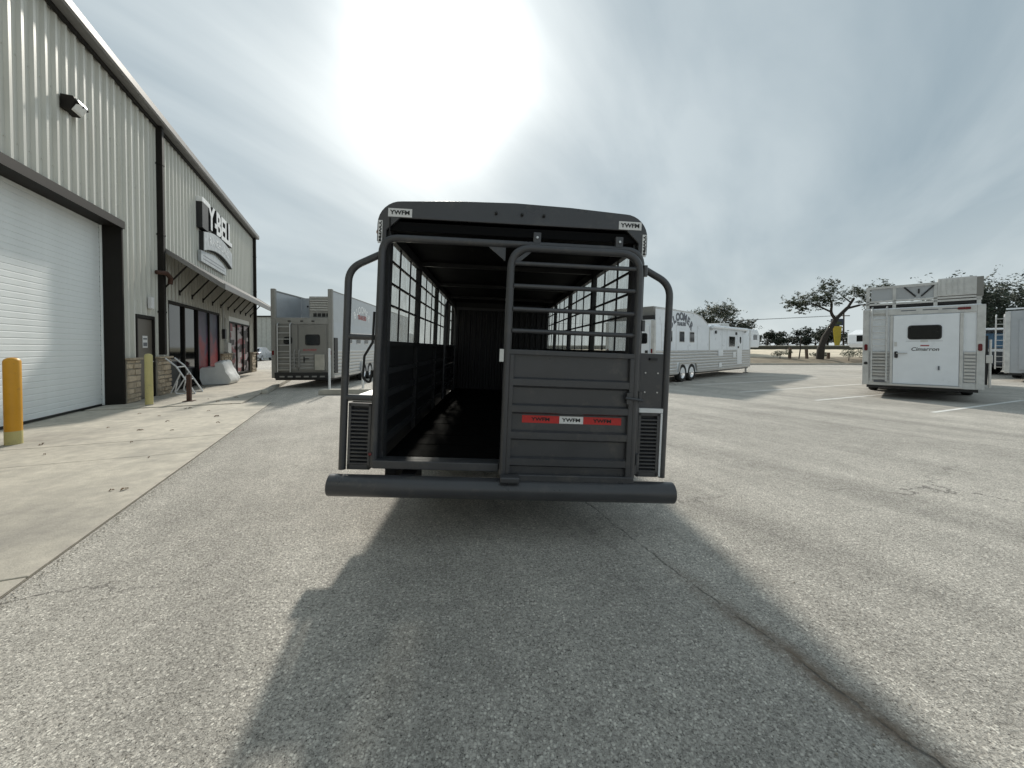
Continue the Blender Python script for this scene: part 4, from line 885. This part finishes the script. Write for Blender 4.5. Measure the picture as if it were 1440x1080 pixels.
# white trailer seen along its flank
def flank_trailer():
    t = thing('horse_trailer', 'long white and silver horse trailer showing its flank with arched lettering', 'trailer', (4.55, 14.98, 0), R(-48))
    Wd, L_, H = 2.10, 10.75, 2.45; hw = Wd/2
    lq_body(t, Wd, L_, H, M['white_panel'], sides=(1,), wheels_y=(2.35, 3.2), nose=1.9)
    # raised hay-rack flank, curving down to the roof
    prof = [(.10, H-.14), (.10, 2.86)]+[(x, z) for x, z in ((1.4, 2.88), (3.4, 2.86), (3.8, 2.82), (4.2, 2.72), (4.9, 2.44))]+[(5.05, H-.14)]
    MB().prism(prof, 'x', hw-.02, hw+.006).build('rack_side', M['white_panel'], t); T('rack_cap', M['alu_dull'], t, [(hw-.005, a, b+.015) for a, b in prof[1:-1]], .028, 8)
    B('rack_side', M['white_panel'], t, -hw, -hw+.03, .10, 4.4, H-.1, 2.84)
    B('flank_trim', M['alu_dull'], t, hw+.003, hw+.02, 5.02, 5.10, 1.20, H-.12)
    Mside = lambda y, z: Matrix.Translation((hw+.011, y, z)) @ Matrix.Rotation(R(90), 4, 'Z')
    xform(arc_text('BLOOMER', .42, 1.35, .003, .022), Mside(2.2, 2.66)).build('lettering', M['grey_ink'], t); xform(text_mb('TRAILERS', .19, .003, .01), Mside(2.2, 2.36)).build('lettering', M['grey_ink'], t)
    for y in (.55, 1.75, 3.75, 6.6, 7.25, 9.55): B('panel_seam', M['alu'], t, hw, hw+.004, y-.008, y+.008, 1.32, H-.12)
    for y in (.95, 2.02, 2.98): side_win(t, hw, y, y+.46, 1.62, 2.08)
    side_win(t, hw, 7.5, 8.35, 1.45, 1.98, .03)
    d = B('side_door', M['white_panel'], t, hw, hw+.02, 8.65, 9.35, .55, 2.15, bevel=.006); MB().prism(rrect(9.0, 9.22, 1.62, 1.98, .1), 'x', hw+.02, hw+.028).build('door_window', M['glass'], d); B('latch', M['black'], d, hw+.02, hw+.05, 8.72, 8.82, 1.38, 1.48)
    for y in (5.7, 8.42): MB().prism(rrect(y, y+.14, 2.06, 2.2, .05), 'x', hw, hw+.05).build('porch_lamp', M['black'], t)
    aw_ = T('rolled_awning', M['white_panel'], t, [(hw+.10, 5.15, 2.36), (hw+.10, 9.9, 2.36)], .075, 12)
    for y in (5.2, 9.8): B('awning_arm', M['alu_dull'], aw_, hw+.005, hw+.09, y-.03, y+.03, 2.2, 2.4)
    for y, z0, z1, dy in ((6.1, 1.0, 1.3, .6), (6.2, .48, .70, .35), (8.05, .9, 1.2, .4)): B('hatch', M['white_panel'], t, hw+.018, hw+.024, y, y+dy, z0, z1)
    for y in (5.9, 7.6): B('roof_vent', M['white_panel'], t, -.35, .35, y, y+.7, H, H+.18, bevel=.04)
    B('air_conditioner', M['alu_dull'], t, -.4, .5, 8.4, 9.2, H, H+.26, bevel=.05)
    # rear: door with window
    rd = B('rear_door', M['white_panel'], t, -.75, .85, -.02, .018, .45, 2.25, bevel=.01); win(t, rd, .35, .78, 1.55, 1.95, -.022); B('latch', M['black'], rd, .70, .80, -.05, -.021, 1.2, 1.3)
    for k in range(8): B('door_rib', M['alu'], rd, -.7, .8, -.032, -.0205, .52+k*.09, .57+k*.09)
    B('rack_load', M['greige_panel'], t, -.9, .85, .3, 2.2, H+.01, 2.98, bevel=.03); B('rack_bar', M['black'], t, -.95, .95, .12, .2, 2.48, 2.62)
    for x in (-.95, .95): MB().prism(rrect(x-.03, x+.03, 1.2, 1.36, .02), 'y', -.03, -.013).build('tail_lamp', M['red_lens'], t)
flank_trailer()

# grey trailer at the right edge, and others behind
def edge_trailer():
    t = thing('horse_trailer', 'plain grey horse trailer with a dark oval window near leafy oaks', 'trailer', (21.15, 15.05, 0), R(-56))
    Wd, L_, H = 2.3, 8.5, 2.92; hw = Wd/2
    lq_body(t, Wd, L_, H, M['grey_dark'], sides=(-1,), ribs=False, wheels_y=(3.5, 4.35), nose=0)
    d = B('rear_door', M['grey_dark'], t, -.80, .8, -.02, .018, .5, 2.55, bevel=.01); MB().prism(rrect(-.35, .4, 1.45, 1.95, .2), 'y', -.03, -.019).build('door_window', M['glass'], d)
    ladder(t, -1.42, -1.2, .5, 2.7, .25, 10, M['alu'])
    B('rack_rail', M['white_panel'], t, -hw, hw, .05, .12, 2.98, 3.04)
    B('rear_step', M['black'], t, -.7, .7, -.25, -.03, .30, .38)
edge_trailer()
def open_trailer():
    t = thing('stock_trailer', 'white framed open trailer with a blue sheet inside behind the ladder', 'trailer', (25.1, 19.8, 0), R(-50))
    for x in (-1.0, 1.0):
        for y in (0, 4): B('post', M['white_panel'], t, x-.06, x+.06, y, y+.12, .0 if y else .35, 2.3)
        for z in (.5, 1.25, 2.2): B('rail', M['white_panel'], t, x-.04, x+.04, .121, 3.999, z, z+.14)
        for y in (1.6, 2.4): wheel(WH, t, x, y, .37, 1 if x > 0 else -1)
    B('floor', M['black'], t, -.93, .93, .0, 4.1, .40, .48); B('roof', M['white_panel'], t, -1.08, 1.08, -.1, 4.2, 2.32, 2.42, bevel=.03)
    B('cross_rail', M['white_panel'], t, -.94, .94, .02, .1, 1.2, 1.34); B('blue_sheet', M['blue'], t, -.9, .9, .6, .63, 1.4, 2.15); B('load', M['grey_ink'], t, -.6, .6, .8, 2.4, .5, 1.2)
open_trailer()
def nose_trailer():
    t = thing('camper_trailer', 'white trailer nose showing beyond the ladder of the white trailer', 'trailer', (28.6, 22.4, 0), R(97))
    lq_body(t, 2.2, 6.5, 2.45, M['white_panel'], sides=(1,), wheels_y=(2.2, 3.05), nose=2.6, ribs=False)
    B('grey_band', M['grey_panel'], t, -1.112, -1.101, .2, 6.4, 1.6, 2.1)
nose_trailer()

# ------------------------------------------------------------------ left distance: pale shed, silver car, posts
sh = thing('far_shed', 'pale ribbed steel shed beyond the parked silver car', 'building', (-41, 50, 0), R(0))
for k in range(14): B('wall_panel', M['siding_far'], sh, k*1.2, k*1.2+1.19, 0, .15, 0, 5.4)
for k in range(28): B('wall_rib', M['siding_far'], sh, k*.6+.02, k*.6+.10, -.05, -.001, 0, 5.39)
B('side_wall', M['siding_far'], sh, 16.65, 16.8, .16, 12, 0, 5.4); MB().prism([(-.2, 5.4), (-.2, 5.55), (12, 6.3), (12, 6.15)], 'x', -.3, 17.1).build('roof', M['brown'], sh)
B('shed_door', M['black'], sh, 3.8, 6.2, -.06, -.051, 0, 2.6)
def car():
    t = thing('car', 'small silver car parked in front of the pale shed', 'car', (-27.4, 41.5, 0), R(14))
    body = []
    prof = [(-2.15, .35), (-2.2, .62), (-2.12, .90), (-1.55, .98), (-1.15, 1.32), (-.4, 1.45), (.45, 1.42), (1.05, 1.02), (1.95, .86), (2.2, .62), (2.18, .35)]
    mb = MB(); vs_ = []
    for x, k in ((-.86, 0), (-.80, 1), (.80, 1), (.86, 0)):
        for y, z in prof:
            zz = z if k else min(z, .92 if abs(y) < 2 else z-.03); xx = x if z < 1.0 or not k else x*.82
            vs_.append((xx, y, zz))
    n_ = len(prof); fs = [(i*n_+j, i*n_+j+1, (i+1)*n_+j+1, (i+1)*n_+j) for i in range(3) for j in range(n_-1)]
    fs += [tuple(range(n_)), tuple(reversed(range(3*n_, 4*n_))), (0, n_, n_+n_-1, n_-1), (n_, 2*n_, 3*n_-1, 2*n_-1), (2*n_, 3*n_, 4*n_-1, 3*n_-1)]
    mb.add(vs_, fs).build('body', M['silver_car'], t, 30)
    MB().add([(-.62, -1.525, 1.02), (.62, -1.525, 1.02), (.56, -1.18, 1.31), (-.56, -1.18, 1.31), (-.62, -1.51, 1.005), (.62, -1.51, 1.005), (.56, -1.165, 1.295), (-.56, -1.165, 1.295)], [(0, 1, 2, 3), (0, 4, 5, 1), (4, 7, 6, 5), (3, 2, 6, 7)]).build('rear_window', M['glass'], t)
    for x in (-.72, .72): B('tail_lamp', M['red_lens'], t, x-.11, x+.11, -2.22, -2.15, .70, .84)
    B('number_plate', M['sticker'], t, -.2, .2, -2.215, -2.19, .58, .70); B('bumper', M['black'], t, -.8, .8, -2.21, -2.14, .30, .40)
    ty, rm, hl = wheel_meshes(.31, .2)
    for x in (-.76, .76):
        for y in (-1.35, 1.35): wheel((ty, rm, hl), t, x, y, .31, 1 if x > 0 else -1)
car()
def white_post(x, y, h, label):
    t = thing('marker_post', label, 'post', (x, y, 0))
    MB().lathe([(.035, .0), (.035, h-.01), (.028, h), (.004, h+.004)], (0, 0, 0), n=12).build('post', M['white_tube'], t, 40)
    MB().lathe([(.09, 0), (.09, .02), (.05, .06)], (0, 0, 0), n=12).build('foot', M['kerb'], t, 40)
white_post(-5.52, 11.62, 1.38, 'thin white post in front of the grey trailer rear corner'); white_post(-4.62, 11.9, 1.0, 'low white post on the concrete wheel stop')
ws = MB().prism([(-1.0, 0), (1.0, 0), (1.0, .12), (.96, .16), (-.96, .16), (-1.0, .12)], 'y', -.12, .12).build('wheel_stop', M['kerb'], None, None, .02); ws.location = (-4.75, 11.55, 0); ws.rotation_euler = (0, 0, R(4)); tag(ws, 'pale concrete wheel stop beside the grey trailer', 'wheel stop')

# ------------------------------------------------------------------ trees
def foliage(mb, c, rad, n_, size, rnd, flat=.7):
    for _ in range(n_):
        while True:
            v = Vector((rnd.uniform(-1, 1), rnd.uniform(-1, 1), rnd.uniform(-1, 1)))
            if v.length < 1: break
        v = v.normalized()*(v.length**.6); p = Vector(c)+Vector((v.x*rad, v.y*rad, v.z*rad*flat))
        a = Vector((rnd.gauss(0, 1), rnd.gauss(0, 1), rnd.gauss(0, 1))).normalized(); b = a.orthogonal().normalized(); s = size*rnd.uniform(.6, 1.4)
        q = [p-a*s, p-b*s*.5, p+a*s, p+b*s*.5]; mb.add(q, [(0, 1, 2, 3)])
def tree(name, label, loc, limbs, clumps, leaf, size, dens, group=None, seed=1):
    """limbs: list of (path, r0, r1); clumps: (x,y,z,radius)"""
    rnd = random.Random(seed); t = thing(name, label, 'tree', loc, 0, group)
    tm = MB()
    for path, r0, r1 in limbs:
        pp = fillet(path, 1.0, 4) if len(path) > 2 else [Vector(p) for p in path]; k = len(pp)
        tm.tube(pp, [r0+(r1-r0)*i/(k-1) for i in range(k)], 8)
    tm.build('trunk', M['bark'], t, 60)
    cm = MB()
    for x, y, z, r_ in clumps:
        for k in range(max(8, int(46*r_))):             # leafy sprays
            o_ = Vector((rnd.gauss(0, .52), rnd.gauss(0, .52), rnd.gauss(0, .36)))*r_; c = Vector((x, y, z))+o_
            d = Vector((rnd.gauss(0, 1)+o_.x, rnd.gauss(0, 1)+o_.y, rnd.gauss(.2, .5)+o_.z)).normalized(); ln = r_*rnd.uniform(.25, .55)
            for q in range(max(7, int(dens*.16))):
                p = c+d*(ln*rnd.uniform(-.6, 1))+Vector((rnd.gauss(0, 1), rnd.gauss(0, 1), rnd.gauss(0, .8)))*(r_*.085)
                a = Vector((rnd.gauss(0, 1), rnd.gauss(0, 1), rnd.gauss(0, 1))).normalized(); b = a.orthogonal().normalized(); sz = size*rnd.uniform(.6, 1.4)
                cm.add([p-a*sz, p-b*sz*.5, p+a*sz, p+b*sz*.5], [(0, 1, 2, 3)])
    cm.build('crown', M[leaf], t); return t
# leaning live oak beyond the kerb
tree('live_oak', 'leaning live oak with a bare crooked trunk in the planting bed', (27.2, 34, .38),
     [([(0, 0, -.1), (.1, 0, 1.0), (.5, 0, 2.1), (1.5, .1, 3.6), (2.6, .2, 4.6), (3.2, .3, 5.4)], .30, .10), ([(1.45, .1, 3.5), (.9, 0, 4.1), (.9, -.2, 5.0), (.2, -.3, 5.7)], .13, .05), ([(2.5, .2, 4.5), (3.6, .1, 4.8), (4.6, .0, 4.9)], .10, .04), ([(.9, 0, 4.2), (-.4, .2, 4.9), (-1.8, .3, 5.0)], .08, .03), ([(2.9, .2, 5.0), (2.2, .3, 5.6), (1.7, .2, 6.0)], .06, .02)],
     [(.4, 0, 6.0, .95), (-.6, .3, 5.4, .9), (-1.6, .2, 5.0, .85), (-2.4, 0, 4.8, .6), (.9, -.3, 5.3, .9), (.3, .2, 5.0, .7), (1.0, 0, 6.6, .6), (3.3, .2, 5.9, .75), (4.2, 0, 5.6, .95), (5.0, .1, 5.9, .9), (4.6, 0, 5.1, .6), (5.8, 0, 6.2, .8), (-1.6, .1, 4.4, .4)], 'oak', .085, 130, seed=5)
def bushy(name, label, loc, h, w_, leaf, size, dens, seed, group=None, nclump=12, trunk=.3):
    rnd = random.Random(seed); cl = []
    for k in range(nclump):
        a = rnd.uniform(0, 6.28); rr = w_*math.sqrt(rnd.random())*.8; z = h*(.45+.45*rnd.random())*(1-.25*(rr/w_)**2); cl.append((math.cos(a)*rr, math.sin(a)*rr, z, h*rnd.uniform(.14, .24)))
    lim = [([(0, 0, -.1), (.1, 0, h*.3), (.05, .1, h*.65)], .04*h, .015*h)]+[([(.05, 0, h*.28), (c[0]*.6, c[1]*.6, c[2]*.75), (c[0], c[1], c[2])], .018*h, .006*h) for c in cl[:6]]
    return tree(name, label, loc, lim, cl, leaf, size, dens, group, seed)
# big oaks behind the trailers at the right
bushy('oak_tree', 'large dark oak spreading behind the plain grey trailer', (39.5, 29.5, 0), 7.0, 4.0, 'oak2', .11, 95, 11, nclump=22)
bushy('oak_tree', 'dark oak rising just behind the roof box of the white trailer', (32.4, 27.6, 0), 6.7, 1.9, 'oak2', .10, 95, 17, nclump=10)
bushy('oak_tree', 'tall sparse oak whose crown shows above the flank trailer roof', (22.6, 44, .6), 6.6, 2.4, 'oak', .11, 75, 23, nclump=10)
bushy('oak_tree', 'rounded oak beside the sparse one above the flank trailer roof', (26.3, 45, .6), 4.9, 2.4, 'oak2', .11, 85, 29, nclump=12)
FL = 'dark trees in a row beyond the dark roadside rail'
for i, (px, Y, h, w_) in enumerate(((1078, 78, 4.6, 2.6), (1092, 80, 4.6, 2.3), (1107, 86, 3.6, 2.6), (1120, 82, 3.9, 3.0), (1133, 78, 5.2, 2.4), (1146, 75, 5.0, 2.6), (1163, 72, 5.6, 3.0), (1176, 76, 5.4, 2.8), (1064, 84, 4.2, 2.6), (1200, 80, 4.2, 3.2), (1216, 84, 4.4, 3.0), (1040, 88, 4.0, 3.0), (1400, 70, 4.5, 3.0), (1425, 74, 4.5, 3.0))):
    bushy('roadside_tree', 'dark bushy tree in the row beyond the dark roadside rail', ((px-720)/541*Y, Y, 1.0), h*.88, w_, 'oak2', .17, 30, 40+i, FL, 9)
for i, (px, Y, h, w_) in enumerate(((380, 70, 3.0, 3), (400, 74, 3.4, 3.5), (430, 72, 3.2, 3), (470, 78, 3.4, 3.5), (515, 75, 3.0, 3.2))):
    bushy('distant_tree', 'low dark tree on the horizon behind the grey trailer', ((px-720)/541*Y, Y, .0), h, w_, 'oak2', .18, 30, 70+i, 'low trees behind the grey trailer', 8)
def shrub(label, loc, r_, seed):
    rnd = random.Random(seed); cm = MB(); 
    for k in range(6): foliage(cm, (rnd.gauss(0, r_*.4), rnd.gauss(0, r_*.4), r_*.5+rnd.uniform(0, r_*.3)), r_*.45, 90, .06, rnd)
    t = thing('shrub', label, 'shrub', loc); cm.build('foliage', M['shrub'], t)
    T('stem', M['bark'], t, [(0, 0, -.1), (.02, 0, r_*.6)], .03, 6)
shrub('small round shrub in the bed near the broken stakes', (24.1, 34.6, .4), .75, 3); shrub('dense shrub below the white trailer nose', (28.9, 33.0, .25), 1.1, 4); shrub('shrub tucked at the foot of the leaning oak', (28.4, 35.4, .4), .6, 6); shrub('shrub under the trailer nose overhang', (30.2, 32.8, .25), 1.0, 8)
# sapling tied to stakes
sa = thing('sapling', 'thin bare sapling standing between wooden stakes', 'sapling', (25.5, 34.2, .4))
T('stem', M['bark'], sa, fillet([(0, 0, -.1), (.12, 0, .8), (.15, 0, 1.6), (.2, 0, 2.0)], .3), .05, 6); T('twig', M['bark'], sa, [(.14, 0, 1.2), (-.4, 0, 1.5)], .025, 6); T('twig', M['bark'], sa, [(.15, 0, 1.3), (.6, .1, 1.6)], .025, 6)
for i, (x, lab) in enumerate(((24.75, 'leaning wooden stake left of the sapling'), (26.3, 'short wooden stake right of the sapling'), (28.2, 'low wooden stake by the oak trunk'))):
    o = B('wooden_stake', M['wood'], None, -.09, .09, -.09, .09, -.1, (1.0, .85, .55)[i], bevel=.01); o.location = (x, 34.3, .42); o.rotation_euler = (0, R((3, -4, 2)[i]), 0)
    tag(o, ('wooden stake standing taller than the others beside the sapling', 'wooden stake of middle height between the sapling and the oak', 'short wooden stub at the foot of the leaning oak')[i], 'stake')
# roadside rail
gr = thing('guard_rail', 'long dark roadside rail along the top of the pale bank', 'guard rail', (0, 56, 1.15))
for k in range(24): B('rail_beam', M['guard'], gr, 4+k*4.5, 4+k*4.5+4.48, 0, .08, .02, .50)
for k in range(25): B('rail_post', M['guard'], gr, 4+k*4.5-.08, 4+k*4.5+.08, .081, .2, -.3, .55)
B('top_cap', M['kerb'], gr, 4, 112, -.02, .10, .505, .60)
# pylon sign and utility pole
ps = thing('pylon_sign', 'blue cabinet sign on a tapering yellow pylon beyond the oak', 'sign', (57.4, 68, 1.0))
MB().prism([(-.25, .0), (.35, .0), (.75, 4.2), (-.7, 4.2)], 'y', -.12, .12).build('pylon', M['pole_yellow'], ps); B('cabinet', M['sign_blue'], ps, -1.0, 1.0, -.2, .2, 4.35, 5.5, bevel=.02); B('cabinet_neck', M['black'], ps, -.3, .4, -.08, .08, 4.2, 4.35)
B('sign_stripe', M['shrub'], ps, -.5, .6, -.215, -.201, 4.5, 5.0)
up_ = thing('utility_pole', 'brown utility pole with a crossarm behind the pylon sign', 'pole', (62, 72, 1.0)); MB().tube([(0, 0, -.3), (0, 0, 7.0)], [.16, .11], 8).build('pole', M['wood'], up_, 40); B('crossarm', M['wood'], up_, -1.1, 1.1, -.06, .06, 6.3, 6.45)
for k in (-1, 0, 1):
    pts = [(62+k*.95-x, 72+x*.25, 7.45-.9*math.sin(math.pi*x/70)) for x in [i*3.5 for i in range(21)]]
    o = T('power_line', M['black'], None, pts, .018, 5); tag(o, 'thin black power line strung from the utility pole', 'cable', 'power lines')

# loose grit on the asphalt, thickest along the concrete edge
def grit():
    rnd = random.Random(99); mb = MB()
    def stone(x, y, r_):
        p = [(x+r_*rnd.uniform(.7, 1.3)*a, y+r_*rnd.uniform(.7, 1.3)*b, max(.0005, r_*.6+r_*.6*c)) for a, b, c in ((1, 0, 0), (0, 1, 0), (-1, 0, 0), (0, -1, 0), (0, 0, 1))]
        mb.add(p, [(0, 1, 4), (1, 2, 4), (2, 3, 4), (3, 0, 4), (3, 2, 1, 0)])
    for _ in range(1300): stone(rnd.uniform(-4.5, 6), rnd.uniform(.7, 9), rnd.uniform(.0025, .006))
    for _ in range(1500):
        q = W(rnd.uniform(1, 11.3), 3.235+abs(rnd.gauss(0, .05))); stone(q.x, q.y, rnd.uniform(.002, .006))
    o = mb.build('loose_grit', M['grit']); o['kind'] = 'stuff'
M['grit'] = mat('grit_stone', (.30, .27, .22), .9, var=.6, scale=35)
grit()
